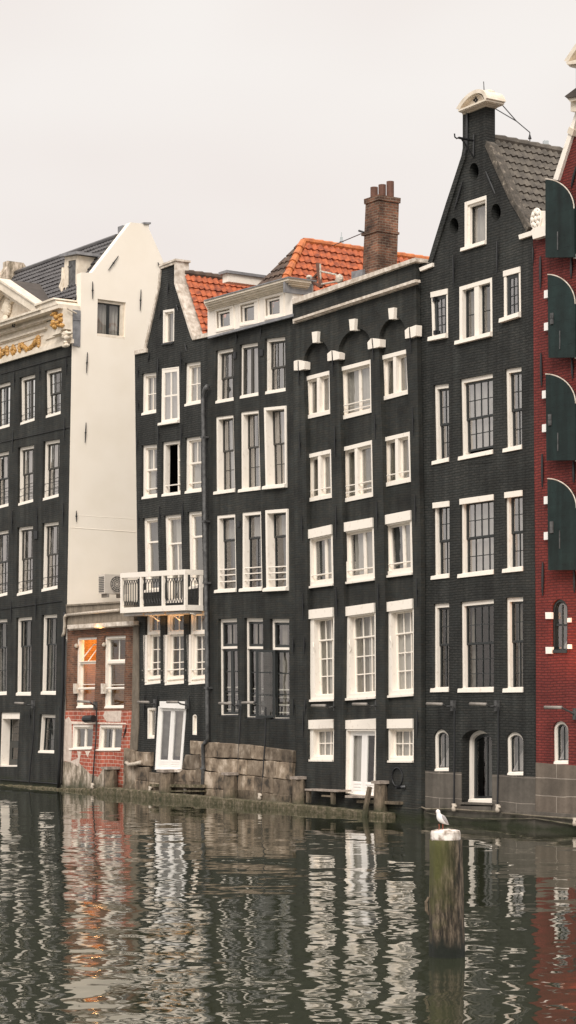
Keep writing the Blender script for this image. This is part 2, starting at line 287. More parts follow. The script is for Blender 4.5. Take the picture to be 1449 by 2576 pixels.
def tag(o, label, cat, group=None):
    o['label'] = label; o['category'] = cat
    if group: o['group'] = group
    return o
def P(px, y=0.0): return [pix(u, v, y) for u, v in px]
def slab(b, name, px, y0, y1, mat, parent=None, holes=()):      # a flat piece measured on its front plane y0
    m = MB(); m.prism(P(px, y0), y0, y1, holes=holes); return m.build(name, mat, parent or b)
def inset(poly, ds):
    n = len(poly); ar = sum(poly[i][0] * poly[(i + 1) % n][1] - poly[(i + 1) % n][0] * poly[i][1] for i in range(n)); sg = 1 if ar > 0 else -1
    if not isinstance(ds, (list, tuple)): ds = [ds] * n
    lines = []
    for i in range(n):
        a, b = Vector(poly[i]), Vector(poly[(i + 1) % n]); t = (b - a).normalized(); nn = Vector((-t.y, t.x)) * sg
        lines.append((a + nn * ds[i], t))
    res = []
    for i in range(n):
        (p, t), (q, r) = lines[i - 1], lines[i]
        den = t.x * r.y - t.y * r.x
        if abs(den) < 1e-6: res.append(q.copy()); continue
        k = ((q.x - p.x) * r.y - (q.y - p.y) * r.x) / den; res.append(p + t * k)
    return res
def bil(Q, a, b):                                              # Q = TL TR BR BL, a to the right, b down
    return (Q[0] * (1 - a) + Q[1] * a) * (1 - b) + (Q[3] * (1 - a) + Q[2] * a) * b
def rp(Q, a0, a1, b0, b1): return [bil(Q, a0, b0), bil(Q, a1, b0), bil(Q, a1, b1), bil(Q, a0, b1)]
def archpoly(Q, sp, n=12):
    pts = [bil(Q, 0, 1)] + [bil(Q, 0.5 - 0.5 * math.cos(math.pi * i / n), sp * (1 - math.sin(math.pi * i / n))) for i in range(n + 1)] + [bil(Q, 1, 1)]
    return pts
def sheet(name, Q, a0, a1, b0, b1, d, mat, par, xf=FAC, amp=0.025):
    wd = (Q[1] - Q[0]).length * (a1 - a0); n = max(6, int(wd / 0.022)); m = MB(xf); vs = []; ph = random.random() * 6; fq = random.uniform(36, 52)
    for i in range(n + 1):
        a = a0 + (a1 - a0) * i / n; x = wd * i / n
        dd = d + amp * math.sin(ph + fq * x) + amp * 0.5 * math.sin(ph * 2 + fq * 0.37 * x)
        p, q = bil(Q, a, b0), bil(Q, a, b1); vs += [xf(p.x, p.y, dd), xf(q.x, q.y, dd)]
    m.add(vs, [(2 * i, 2 * i + 2, 2 * i + 3, 2 * i + 1) for i in range(n)])
    return m.build(name, mat, par, smooth=True)
def win(b, Q, fy=0.06, fw=0.07, sy=0.14, col='white', scol='dark', lights=((0, 1, 0, 1, 2, 2),), sw=0.045, mw=0.022, glass='glass', sill=True, sillmat=None,
        cur=None, rail=None, xf=FAC, arch=None, name='window', fdep=0.1, sillh=0.07, sillout=0.07, curd=0.16, lintel=0, silll=0.05, silld=None):
    """Q: opening corners (p, q) TL TR BR BL. lights: (a0, a1, b0, b1, columns, rows[, depth offset, width])"""
    poly = archpoly(Q, arch) if arch else list(Q)
    if not isinstance(fw, tuple): fw = (fw, fw, fw, fw)        # top right bottom left
    wds = fw if not arch else [fw[0]] * (len(poly) - 1) + [fw[2]]
    outer = inset(poly, -0.003); inner = inset(poly, list(wds))
    f = MB(xf); f.ring(outer, inner, fy, sy + fdep)
    IQ = inset(list(Q), [fw[0], fw[1], fw[2], fw[3]])
    fr = f.build(name, col, b)
    if lintel:
        m = MB(xf); m.prism(rp(Q, -0.02, 1.02, -0.005, lintel), fy - 0.05, fy + 0.05); m.build('lintel', col, fr)
    Wd = (IQ[1] - IQ[0]).length; Ht = (IQ[3] - IQ[0]).length
    g = MB(xf)
    if arch:
        m = MB(xf); i2 = inset(inner, sw); m.ring(inset(inner, -0.002), i2, sy, sy + 0.05)
        if lights and lights[0][4] > 1: m.prism(rp(IQ, 0.5 - mw / Wd / 2, 0.5 + mw / Wd / 2, 0.06, 0.97), sy + 0.006, sy + 0.04)
        m.build('sash', scol, fr); g.prism(inset(inner, sw * 0.5), sy + 0.02, sy + 0.024, back=False, sides=False)
    else:
        for lt in lights:
            a0, a1, b0, b1, nc, nr = lt[:6]; off = lt[6] if len(lt) > 6 else 0; s_w = lt[7] if len(lt) > 7 else sw
            LQ = rp(IQ, a0, a1, b0, b1); lo = inset(LQ, -0.002) if True else LQ; li = inset(LQ, s_w)
            m = MB(xf); y0 = sy + off; m.ring(lo, li, y0, y0 + 0.05)
            lw = (li[1] - li[0]).length; lh = (li[3] - li[0]).length
            for i in range(1, nc):
                a = i / nc; m.prism(rp(li, a - mw / lw / 2, a + mw / lw / 2, -0.005, 1.005), y0 + 0.008, y0 + 0.042)
            for i in range(1, nr):
                c = i / nr; m.prism(rp(li, -0.005, 1.005, c - mw / lh / 2, c + mw / lh / 2), y0 + 0.011, y0 + 0.039)
            m.build('sash', lt[8] if len(lt) > 8 else scol, fr)
            g.prism(inset(LQ, s_w * 0.5), y0 + 0.024, y0 + 0.03, back=False, sides=False)
    g.build('pane', glass, fr)
    if cur:
        for c in ([cur] if isinstance(cur[0], str) else cur):
            mt, a0, a1, b0, b1 = c
            sheet('curtain', IQ, a0, a1, b0, b1, sy + curd, mt, fr, xf)
    if sill:
        m = MB(xf); bl, br = Q[3], Q[2]; t = (br - bl).normalized(); up = Vector((0, 1))
        l = bl - t * silll; r_ = br + t * 0.002
        m.add([xf(*(l), fy - sillout - 0.0), xf(*(r_), fy - sillout), xf(*(r_ + up * sillh), fy - sillout + 0.01), xf(*(l + up * (sillh - .01)), fy - sillout + 0.01),
               xf(*(l), fy + 0.02), xf(*(r_), fy + 0.02), xf(*(r_ + up * (sillh + 0.03)), fy + 0.02), xf(*(l + up * (sillh + 0.02)), fy + 0.02)],
              [(0, 1, 2, 3), (4, 5, 6, 7), (0, 1, 5, 4), (1, 2, 6, 5), (2, 3, 7, 6), (3, 0, 4, 7)])
        m.build('sill', sillmat or col, fr)
    if rail:
        kind, hs = rail[0], rail[1]; rmat = rail[2] if len(rail) > 2 else col; m = MB(xf)
        for h in hs:
            p, q = bil(IQ, -0.04, h), bil(IQ, 1.04, h); yy = fy - 0.03 if kind == 'out' else fy + 0.03
            if kind == 'out': p, q = bil(Q, -0.08, h), bil(Q, 1.0, h)
            m.tube([xf(p.x, p.y, yy), xf(q.x, q.y, yy)], rail[3] if len(rail) > 3 else 0.014, 6)
        m.build('guard_rail', rmat, fr)
    return fr
def tiles(b, name, p0, ea, La, ed, Ld, tw, th, mat, clip=None, amp=0.03, lift=0.035, per=6, wear=0.0):
    """corrugated pantiles: columns across ea, courses down ed"""
    m = MB(); p0 = Vector(p0); ea = Vector(ea).normalized(); ed = Vector(ed).normalized(); nn = ea.cross(ed).normalized()
    if nn.z < 0: nn = -nn
    nc = int(La / tw * per); da = La / nc; nr = max(1, int(round(Ld / th))); dh = Ld / nr
    for j in range(nr):
        vs = []; fs = []
        jit = [random.uniform(-0.006, 0.006) for _ in range(int(La / tw) + 2)]
        for (dd, hh) in ((j * dh, 0.0), ((j + 1) * dh + 0.03, lift), ((j + 1) * dh + 0.031, 0.0)):
            for i in range(nc + 1):
                x = i * da; c = x / tw; fr = c - math.floor(c)
                hgt = amp * (0.5 - 0.5 * math.cos(2 * math.pi * fr)) ** 0.8 + jit[int(c)]
                vs.append(p0 + ea * x + ed * (dd + (0.012 * math.sin(2 * math.pi * fr) if hh else 0)) + nn * (hgt + hh))
        w_ = nc + 1
        for k in range(2):
            for i in range(nc):
                if clip and not clip((i + 0.5) * da, (j + 0.5) * dh): continue
                fs.append((k * w_ + i, k * w_ + i + 1, (k + 1) * w_ + i + 1, (k + 1) * w_ + i))
        m.add(vs, fs)
    return m.build(name, mat, b, smooth=False)
def anchors(b, lines, r=0.016, y=-0.035, name='wall_anchor', mat='iron', knob=True):
    for (p, q) in lines:
        a, c = pix3(*p, y), pix3(*q, y); m = MB(); n = 5
        m.tube([a.lerp(c, i / n) for i in range(n + 1)], [r * 0.7, r, r * 1.2, r * 1.2, r, r * 0.5], 6)
        mid = a.lerp(c, 0.48); m.box((mid.x - 0.012, y - 0.012, mid.z - 0.05), (mid.x + 0.012, 0.02, mid.z + 0.05))
        m.build(name, mat, b)
def pipe(b, name, pts, r, mat, y=-0.06, n=8):
    m = MB(); m.tube([pix3(u, v, y) for u, v in pts], r, n); return m.build(name, mat, b, smooth=True)
def wall(b, px, holes, mat, y0=0.0, th=0.3, name='wall'):
    m = MB(); m.prism(P(px, y0), y0, y0 + th, holes=holes); return m.build(name, mat, b)
def body(b, px, y0, y1, mat, name='back_walls', yp=0.0):
    m = MB(); m.prism(P(px, yp), y0, y1, front=False); return m.build(name, mat, b)
# ============================================================ the setting
def water():
    m = bpy.data.materials.new('canal_water'); m.use_nodes = True; t = m.node_tree; b = t.nodes['Principled BSDF']; n = t.nodes.new; l = t.links.new
    b.inputs['Base Color'].default_value = (0.030, 0.034, 0.020, 1); b.inputs['Roughness'].default_value = 0.02; b.inputs['IOR'].default_value = 2.0
    g = n('ShaderNodeNewGeometry')
    def oct(sc, amp, rot, stretch=1.0, det=1.5):
        mp = n('ShaderNodeMapping'); mp.inputs['Rotation'].default_value = (0, 0, rot); mp.inputs['Scale'].default_value = (sc, sc * stretch, sc); l(g.outputs['Position'], mp.inputs[0])
        no = n('ShaderNodeTexNoise'); no.inputs['Scale'].default_value = 1; no.inputs['Detail'].default_value = det; no.inputs['Roughness'].default_value = 0.5; l(mp.outputs[0], no.inputs[0])
        s = n('ShaderNodeVectorMath'); s.operation = 'SUBTRACT'; s.inputs[1].default_value = (0.5, 0.5, 0.5); l(no.outputs['Color'], s.inputs[0])
        k = n('ShaderNodeVectorMath'); k.operation = 'SCALE'; k.inputs['Scale'].default_value = amp; l(s.outputs[0], k.inputs[0]); return k
    a = oct(0.5, WAVE[0], 0.25, 1.7, 0.5); c = oct(1.5, WAVE[1], -0.2, 1.8, 0.6); e = oct(4.5, WAVE[2], 0.4, 1.3, 0.5)
    s1 = n('ShaderNodeVectorMath'); l(a.outputs[0], s1.inputs[0]); l(c.outputs[0], s1.inputs[1]); s2 = n('ShaderNodeVectorMath'); l(s1.outputs[0], s2.inputs[0]); l(e.outputs[0], s2.inputs[1])
    # calmer water in the lee of the house fronts
    dt = n('ShaderNodeVectorMath'); dt.operation = 'DOT_PRODUCT'; dt.inputs[1].default_value = (-CA, -SA, 0); l(g.outputs['Position'], dt.inputs[0])
    mr = n('ShaderNodeMapRange'); o = -Y0 * SA; mr.inputs[1].default_value = o + 0.5; mr.inputs[2].default_value = o + 17; mr.inputs[3].default_value = 0.16; mr.inputs[4].default_value = 1.0
    l(dt.outputs['Value'], mr.inputs[0])
    mpp = n('ShaderNodeMapping'); mpp.inputs['Rotation'].default_value = (0, 0, 0.5); mpp.inputs['Scale'].default_value = (0.10, 0.32, 1); l(g.outputs['Position'], mpp.inputs[0]); npp = n('ShaderNodeTexNoise'); npp.inputs['Scale'].default_value = 1; npp.inputs['Detail'].default_value = 2; l(mpp.outputs[0], npp.inputs[0])
    mrp = n('ShaderNodeMapRange'); mrp.inputs[1].default_value = 0.35; mrp.inputs[2].default_value = 0.65; mrp.inputs[3].default_value = 0.55; mrp.inputs[4].default_value = 1.4; l(npp.outputs['Fac'], mrp.inputs[0]); mmp = n('ShaderNodeMath'); mmp.operation = 'MULTIPLY'; l(mrp.outputs[0], mmp.inputs[0]); l(mr.outputs[0], mmp.inputs[1])
    s3 = n('ShaderNodeVectorMath'); s3.operation = 'SCALE'; l(s2.outputs[0], s3.inputs[0]); l(mmp.outputs[0], s3.inputs['Scale'])
    s4 = n('ShaderNodeVectorMath'); s4.operation = 'MULTIPLY_ADD'; s4.inputs[1].default_value = (1, 1, 0); s4.inputs[2].default_value = (0, 0, 1); l(s3.outputs[0], s4.inputs[0])
    nr = n('ShaderNodeVectorMath'); nr.operation = 'NORMALIZE'; l(s4.outputs[0], nr.inputs[0]); l(nr.outputs[0], b.inputs['Normal'])
    return m
WAVE = (0.07, 0.09, 0.048)
MT['water'] = water()
me = bpy.data.meshes.new('water'); me.from_pydata([(-600, -200, 0), (600, -200, 0), (600, 900, 0), (-600, 900, 0)], [], [(0, 1, 2, 3)]); me.materials.append(MT['water'])
wo = bpy.data.objects.new('water', me); COL.objects.link(wo); wo['kind'] = 'structure'
def bb(b, name, px, y0, y1, mat, par=None): return slab(b, name, px, y0, y1, mat, par)
def line(px, x0, x1):                       # extend a two-point line to columns x0, x1
    (a, b), (c, d) = px; k = (d - b) / (c - a); return (x0, b + k * (x0 - a)), (x1, b + k * (x1 - a))
HG = 'black and coloured canal houses in one row'
BOT = 2125
# ============================================================ 1. grey-black house with the cream cornice, white side wall
p = pix(170, 1990); b1 = thing('canal_house', (p.x, 0, 0), 'black house with carved cream cornice, gilded swags, pediment and tall bare white side wall', 'house', HG)
o1 = [(-200, 962)] + A(512, 1000) + C(478, 150) + [(161, 1750), (153, 1985), (151, BOT), (-200, BOT)]
q1 = []
def qd(c1, a, c2, d): return c1(*a) + c2(*d)
rows1 = [
 [qd(A, (318, 1195, 438, 1165), B, (432, 235, 322, 266)), qd(A, (138, 1245, 250, 1215), B, (246, 282, 140, 316)), qd(A, (-40, 1300, 74, 1268), B, (68, 325, -40, 355))],
 [B(308, 432, 426, 412, 418, 825, 300, 856), B(128, 475, 242, 453, 236, 862, 124, 892), B(-50, 520, 63, 497, 60, 892, -50, 920)],
 [qd(B, (300, 1015, 418, 1000), C, (410, 32, 290, 56)), qd(B, (122, 1045, 235, 1030), C, (230, 62, 115, 86)), qd(B, (-60, 1080, 60, 1060), C, (52, 78, -60, 105))],
 [C(298, 220, 407, 214, 398, 790, 285, 788), C(115, 240, 228, 230, 220, 795, 108, 795), C(-60, 255, 52, 246, 48, 790, -60, 795)]]
for r_ in rows1:
    for k_ in (58, 114): r_.append([(u - k_, v - k_ * (v - 1740) / 2875) for u, v in r_[2]])
g1 = [C(5, 915, 142, 915, 122, 1302, -8, 1302), C(283, 928, 395, 932, 386, 1207, 266, 1203)]
holes = [P(q) for r in rows1 for q in r] + [P(q) for q in g1]
wall(b1, o1, holes, 'black')
for ri, r in enumerate(rows1):
    for ci, q in enumerate(r):
        lt = [(0, 1, 0, 0.46 if ri < 3 else 0.36, 3, 2 if ri == 0 else (1 if ri > 1 or True else 1)), (0, 1, 0.44 if ri < 3 else 0.34, 1, 3 if ri < 2 else 2, 3 if ri in (1, 2) else 2, 0.03)]
        if ri == 0: lt = [(0, 1, 0, 0.5, 3, 2), (0, 1, 0.48, 1, 3, 2, 0.03)]
        if ri == 0 and ci > 0: lt = [(0, 0.5, 0, 1, 1, 3), (0.5, 1, 0, 1, 1, 3)]
        cu = [('net', 0, 1, 0.0, 0.98)] if ri in (1,) else [('drape', 0, 0.3, 0, 1), ('net', 0.55, 1, 0, 1)] if ri == 2 else [('greydrape', 0, 0.35, 0, 1), ('drape', 0.75, 1, 0, 1)]
        win(b1, P(q), fy=0.09, fw=(0.10, 0.06, 0.05, 0.06), sy=0.17, lights=lt, scol='brownsash' if ri in (0, 1, 2) and ci != 2 else 'dark', cur=cu, glass='glass_bright' if ri in (1, 2) else ('glass' if ri == 0 else 'glass_dark'),
            rail=('out', (0.72, 0.84) if ri == 1 else (0.80, 0.90), 'iron', 0.009) if ri < 3 else None, sillh=0.10, silll=0.12, mw=0.02)
dq = P(g1[0]); win(b1, dq, fy=0.05, fw=(0.22, 0.05, 0.05, 0.05), sy=0.36, lights=((0, 1, 0, 0.5, 2, 3), (0, 1, 0.5, 1, 1, 1, 0, 0.2)), scol='dark', glass='glass_dark', sill=False, name='door')
win(b1, P(g1[1]), fy=0.09, fw=(0.10, 0.05, 0.05, 0.05), sy=0.20, lights=((0, 1, 0, 1, 3, 3),), glass='glass_dark', silll=0.1, cur=[('greydrape', 0, 1, 0, 1)])
# side wall facing the low annexe
pa, pb = pix(180.6, 864), pix(168.6, 1522); k1 = (pa.x - pb.x) / (pa.y - pb.y); s1 = pb.x - k1 * pb.y + 0.004
SIDE = lambda p, q, d: Vector((s1 + k1 * q - d, p, q))
def PS(px): return [pside(u, v, s1, k1) for u, v in px]
swp = A(512, 1000, 512, 760, 568, 755, 568, 492, 655, 497, 932, 137, 1062, 150, 1062, 182, 1165, 415, 1240, 640)
sp = PS(swp); sp = [Vector((max(0.302, x.x), x.y)) if i < 2 else x for i, x in enumerate(sp)]
bz = pix(168.6, 1560).y
# wall outline in (depth, height)
z_sh = PS(A(568, 492))[0].y
z_c = pix(180.6, 850).y
side = [Vector((0.003, 0.0)), Vector((0.003, z_c)), Vector((0.302, z_c)), Vector((0.302, z_sh))] + [x for x in PS(A(655, 497, 932, 137, 1062, 150, 1062, 182, 1165, 415, 1260, 640))] + [Vector((6.5, 6)), Vector((6.5, 0.0))]
side[5].x = max(side[5].x, side[4].x)
swq = A(697, 682, 897, 708, 890, 973, 692, 948); swz = PS(swq)
m = MB(SIDE); m.prism(side, 0.0, 0.3, holes=[swz]); sw = m.build('side_wall', 'render', b1)
win(b1, swz, fy=0.07, fw=(0.09, 0.15, 0.06, 0.04), sy=0.13, col='cornice', scol='dark', lights=((0, 0.5, 0, 1, 1, 1), (0.5, 1, 0, 1, 1, 1)), xf=SIDE, cur=[('net', 0, 1, 0, 1)], glass='glass_dark', sillout=0.07, sillh=0.09)
m = MB(SIDE)
for pts, r in ((B(495, 1045, 970, 1078), 0.014), (B(545, 958, 968, 985), 0.010)):
    a, c = PS(pts); m.tube([SIDE(a.x, a.y, 0.004), SIDE(c.x, c.y, 0.004)], r, 6)
m.build('render_joint', 'render', b1)
for a in (A(657, 560, 657, 685), A(1002, 617, 996, 768), A(620, 1065, 613, 1213), B(610, 298, 603, 441), B(541, 926, 541, 1005), A(841, 378, 769, 480), A(1122, 423, 1137, 460)):
    x, y_ = PS(a); m = MB(); p0, p1 = SIDE(x.x, x.y, -0.035), SIDE(y_.x, y_.y, -0.035)
    m.tube([p0.lerp(p1, i / 5) for i in range(6)], [0.012, 0.017, 0.02, 0.02, 0.017, 0.010], 6); mid = p0.lerp(p1, 0.5); m.ball(mid, 0.035, 8, 5); m.box((mid.x - 0.04, mid.y - 0.01, mid.z - 0.012), (mid.x, mid.y + 0.01, mid.z + 0.012)); m.build('wall_anchor', 'iron', b1)
# lead flashing beside the cornice end
fl = PS(T(1035, 612, 1145, 628, 1137, 1145, 1035, 1130)); m = MB(SIDE); m.prism(fl, -0.03, 0.03)
m2 = PS(T(1035, 765, 1143, 765)); m.tube([SIDE(m2[0].x, m2[0].y, -0.035), SIDE(m2[1].x, m2[1].y, -0.035)], 0.012, 6); m.build('lead_flashing', 'lead', b1)
m = MB(SIDE); a, c = PS(T(1015, 612, 1063, 678)); m.tube([SIDE(a.x - 0.2, a.y, -0.10), SIDE(c.x, c.y, -0.14)], 0.03, 8); m.build('overflow_pipe', 'pipewhite', b1)
# rest of the body
m = MB(); e = pix(-200, 1000).x; er = s1 + k1 * 9 - 0.32
m.box((e, 6.2, -0.6), (er, 6.5, 12.0)); m.box((e, 0.3, -0.6), (e + 0.3, 6.2, 12.0)); m.build('back_walls', 'black', b1)
# roof: ridge and eave found on the side wall
ry, rz = PS(A(872, 235))[0]; ey, ez = PS(T(1110, 480))[0]
sr = s1 + k1 * 12 - 0.12; ln = 9.5; eave = Vector((sr - ln, ey, ez)); rid = Vector((sr - ln, ry, rz)); sldir = (eave - rid)
DRM = None
tiles(b1, 'roof', rid, (1, 0, 0), ln, sldir, sldir.length + 0.25, 0.19, 0.215, 'tile_black', amp=0.045, lift=0.04)
bk = Vector((0, 2.6, -2.9)); m = MB(); m.add([rid, rid + Vector((ln, 0, 0)), rid + Vector((ln, 0, 0)) + bk, rid + bk], [(0, 1, 2, 3)]); m.build('rear_roof', 'felt', b1)
m = MB(); m.tube([rid + Vector((0, 0, 0.05)), rid + Vector((ln, 0, 0.05))], 0.09, 8); m.build('ridge', 'tile_black', b1)
# left gable wall and its stack
sg_ = pix3(*A(115, 495)[0], ry).x
m = MB(); prof = [(ey - 0.25, ez - 0.4), (ey - 0.25, ez + 0.25), (ry - 0.35, rz + 0.25), (ry - 0.35, rz + 0.45), (ry + 0.3, rz + 0.45), (ry + 2.6, rz - 2.4), (ry + 2.6, ez - 0.4)]
m.prism(prof, 0, 0.35, sides=True); m.xf = None
m.v = [Vector((sg_ - 0.35 + v.y, v.x, v.z)) for v in m.v]; m.build('gable_parapet', 'plaster', b1)
m = MB(); cc = PS(A(858, 150, 932, 137, 905, 230)); m.box((s1 + k1 * 13.5 - 0.62, cc[1].x - 0.02, cc[1].y - 0.75), (s1 + k1 * 13.5 - 0.31, cc[1].x + 0.5, cc[1].y + 0.0)); m.build('chimney_stub', 'lead', b1)
m = MB(SIDE); a = PS(A(1020, 150, 1062, 150)); m.prism([Vector((a[0].x, a[0].y + 0.005)), Vector((a[1].x + 0.05, a[1].y + 0.005)), Vector((a[1].x + 0.05, a[1].y + 0.06)), Vector((a[0].x, a[0].y + 0.06))], -0.05, 0.33); m.build('coping_lead', 'lead', b1)
# dormer
dy = 0.62; dq = P(A(462, 385, 556, 372, 550, 625, 448, 636), dy)
m = MB(); hq = P(A(487, 412, 541, 402, 537, 608, 484, 620), dy); m.prism(dq, dy, dy + 0.06, holes=[hq]); dm = m.build('dormer', 'cornice', b1)
m = MB(); m.prism(dq, dy + 0.06, 3.2, front=False); m.build('dormer_cheeks', 'cornice', dm)
m = MB(); tq = P(A(455, 378, 562, 362, 562, 352, 455, 370), dy); m.prism([tq[0] + Vector((-0.05, -0.03)), tq[1] + Vector((0.1, -0.03)), tq[1] + Vector((0.1, 0.06)), tq[0] + Vector((-0.05, 0.06))], dy - 0.14, 3.3); m.build('dormer_roof', 'lead', dm)
m = MB(); m.prism(hq, dy + 0.025, dy + 0.05)
for f_ in (0.2, 0.85):
    p_ = bil(hq, 0.0, f_); m.box((p_.x - 0.04, dy + 0.0, p_.y - 0.02), (p_.x + 0.2, dy + 0.03, p_.y + 0.02))
m.build('dormer_shutter', 'zinc', dm)
m = MB(); m.tube([pix3(*A(450, 460)[0], dy - 0.0), pix3(*A(452, 540)[0], dy), pix3(*A(441, 600)[0], dy), pix3(*A(450, 636)[0], dy)], [0.05, 0.08, 0.11, 0.05], 8); m.build('dormer_scroll', 'cornice', dm)
# cornice
CR = 'cornice'
def cline(y1_, x1_, y2_, x2_, xa, xb):
    (a, b) = line([(x1_, y1_), (x2_, y2_)], xa, xb); return a, b
def tb(name, top, bot, xa, xb, y0, y1, mat=CR, par=None):   # band between two slanted lines in crop T
    (a, b) = line(top, xa, xb); (c, d) = line(bot, xa, xb)
    return slab(b1, name, T(*a, *b, *d, *c), y0, y1, mat, par)
fz = tb('frieze', [(0, 1000), (1020, 680)], [(0, 1383), (1020, 1088)], -900, 1020, -0.04, 0.0)
tb('architrave_moulding', [(0, 1318), (1020, 1030)], [(0, 1383), (1020, 1088)], -900, 1024, -0.12, -0.04, CR, fz)
tb('architrave_moulding', [(0, 1290), (1020, 1005)], [(0, 1318), (1020, 1030)], -900, 1020, -0.08, -0.04, CR, fz)
tb('panel_moulding', [(0, 1050), (630, 862)], [(0, 1080), (630, 890)], -900, 640, -0.14, -0.04, CR, fz)
tb('panel_moulding', [(0, 1080), (630, 890)], [(0, 1105), (630, 912)], -900, 640, -0.09, -0.04, CR, fz)
tb('panel_moulding', [(640, 1020), (860, 945)], [(640, 1045), (860, 968)], 640, 880, -0.09, -0.04, CR, fz)
tb('panel_moulding', [(0, 1165), (600, 972)], [(0, 1180), (600, 985)], -900, 610, -0.07, -0.04, CR, fz)
m = MB()
for i in range(46):
    x = 600 - i * 20.5; yb = 765 + (600 - x) * 0.303
    m.prism(P(T(x, yb, x + 12, yb - 3.6, x + 12, yb + 30, x, yb + 33.6), -0.17), -0.17, -0.04)
m.build('dentil_course', CR, fz)
tb('bed_moulding', [(0, 935), (740, 708)], [(0, 958), (740, 730)], -900, 742, -0.2, -0.04, CR, fz)
tb('soffit', [(0, 880), (740, 650)], [(0, 938), (740, 708)], -900, 742, -0.12, -0.04, CR, fz)
co = tb('cornice', [(0, 800), (835, 527)], [(0, 852), (835, 588)], -900, 835, -0.5, 0.29)
tb('cornice_lip', [(0, 772), (835, 500)], [(0, 800), (835, 527)], -900, 560, -0.56, 0.2, CR, co)
slab(b1, 'cornice_crown', T(490, 560, 745, 448, 772, 462, 835, 545, 545, 640), -0.5, 0.29, CR, co)
slab(b1, 'cornice_crown', T(480, 540, 758, 440, 772, 462, 490, 562), -0.56, 0.29, CR, co)
yy = -0.05
slab(b1, 'tympanum', T(-30, 290, 470, 625, 0, 775, -560, 950), -0.05, 0.1, 'cornice')
rk = slab(b1, 'raking_cornice', T(-600, 880, -30, 184, 492, 540, 545, 590, 520, 640, 440, 625, -30, 310, -560, 965), -0.5, -0.1, CR)
slab(b1, 'raking_moulding', T(-620, 880, -30, 162, 500, 525, 500, 545, -30, 200, -600, 920), -0.56, -0.1, CR, rk)
slab(b1, 'raking_moulding', T(-560, 965, -30, 310, 440, 625, 400, 640, -30, 350, -540, 985), -0.28, -0.1, CR, rk)
m = MB()
for i in range(14):
    f_ = i / 25; x = 430 - f_ * 900; y_ = 622 + (x - 430) * 0.665
    m.prism(P(T(x, y_ + 8, x + 14, y_ + 17, x + 14, y_ + 34, x, y_ + 25), -0.2), -0.2, -0.1)
m.build('raking_dentils', CR, rk)
a, c = pix3(*T(-30, 170)[0], -0.54), pix3(*T(500, 532)[0], -0.54); m = MB(); dv = Vector((0, 2.5, 0)); a2_ = pix3(*T(-600, 880)[0], -0.54); m.add([a, a2_, a2_ + dv, a + dv], [(0, 1, 2, 3)]); m.add([a, c, c + dv * 0.75, a + dv], [(0, 1, 2, 3)])
m.add([c, pix3(*T(745, 445)[0], -0.5), pix3(*T(745, 445)[0], -0.5) + Vector((0, 0.9, 0.1)), c + dv * 0.75], [(0, 1, 2, 3)]); m.build('pediment_roof', 'felt', b1)
# carved head and console
m = MB(); hc = pix3(*T(90, 600)[0], -0.13)
m.ball(hc, (0.22, 0.13, 0.26), 14, 10, 0.03); m.ball(hc + Vector((-0.12, -0.08, -0.05)), (0.07, 0.05, 0.06), 8, 6)
for i in range(16):
    th = i * 0.42; m.ball(hc + Vector((0.2 * math.cos(th) + 0.04, 0.02, 0.24 * math.sin(th) + 0.05)), 0.07, 8, 5, 0.08)
m.ball(hc + Vector((-0.02, -0.03, -0.36)), (0.16, 0.09, 0.17), 10, 6, 0.06)
m.tube([hc + Vector((0.15, 0.03, 0.1)), hc + Vector((0.5, 0.03, 0.3)), hc + Vector((0.9, 0.04, 0.05)), hc + Vector((1.5, 0.05, -0.1))], [0.06, 0.12, 0.09, 0.03], 8); m.build('carved_head', 'cornice', b1, smooth=True)
cs = slab(b1, 'console', T(738, 628, 905, 585, 905, 885, 870, 905, 860, 945, 740, 985), -0.33, 0.0, CR)
m = MB()
for (x, y_, r) in ((770, 672, 26), (800, 662, 18), (745, 690, 15), (800, 720, 30), (760, 800, 34), (780, 860, 28), (820, 800, 26), (850, 700, 22), (865, 760, 30), (880, 840, 28), (840, 840, 20), (745, 840, 18), (870, 690, 20)):
    m.ball(pix3(*T(x, y_)[0], -0.36), (r * 0.0040, 0.09, r * 0.0029), 8, 6, 0.12)
m.build('gilded_lion_mask', 'gold', cs)
m = MB()
for (x, y_, r) in ((930, 960, 42), (960, 1010, 34), (920, 1000, 26), (940, 1080, 22), (950, 1120, 26), (925, 1135, 18), (990, 950, 22)):
    m.ball(pix3(*T(x, y_)[0], -0.22), (r * 0.0044, 0.1, r * 0.0025), 9, 7, 0.10)
m.build('carved_corbel', 'cornice', cs)
def swag(pts, rr):
    m = MB(); cs_ = [pix3(*T(*q_)[0], -0.09) for q_ in pts]; N_ = 9
    for i in range(len(cs_) - 1):
        n = max(2, int((cs_[i + 1] - cs_[i]).length / 0.05))
        for j in range(n):
            m.ball(cs_[i].lerp(cs_[i + 1], j / n) + Vector((random.uniform(-.015, .015), 0, random.uniform(-.015, .015))), rr * random.uniform(0.8, 1.15), 6, 4, 0.15)
    m.build('gilded_swag', 'gold', fz)
for dx in (0, -545, -1090):
    d_ = -dx * 0.297
    sh = lambda *q_: [(x + dx, y_ + d_) for x, y_ in q_]
    swag(sh((545, 1020), (500, 1080), (440, 1155), (390, 1190), (350, 1150), (290, 1105)), 0.085)
    swag(sh((550, 1030), (550, 1150)), 0.075); swag(sh((280, 1110), (280, 1225)), 0.07); swag(sh((190, 1130), (165, 1200), (190, 1260), (215, 1190), (190, 1140)), 0.065)
swag([(100, 1160), (60, 1200), (0, 1310)], 0.075); swag([(105, 1160), (105, 1275)], 0.065)
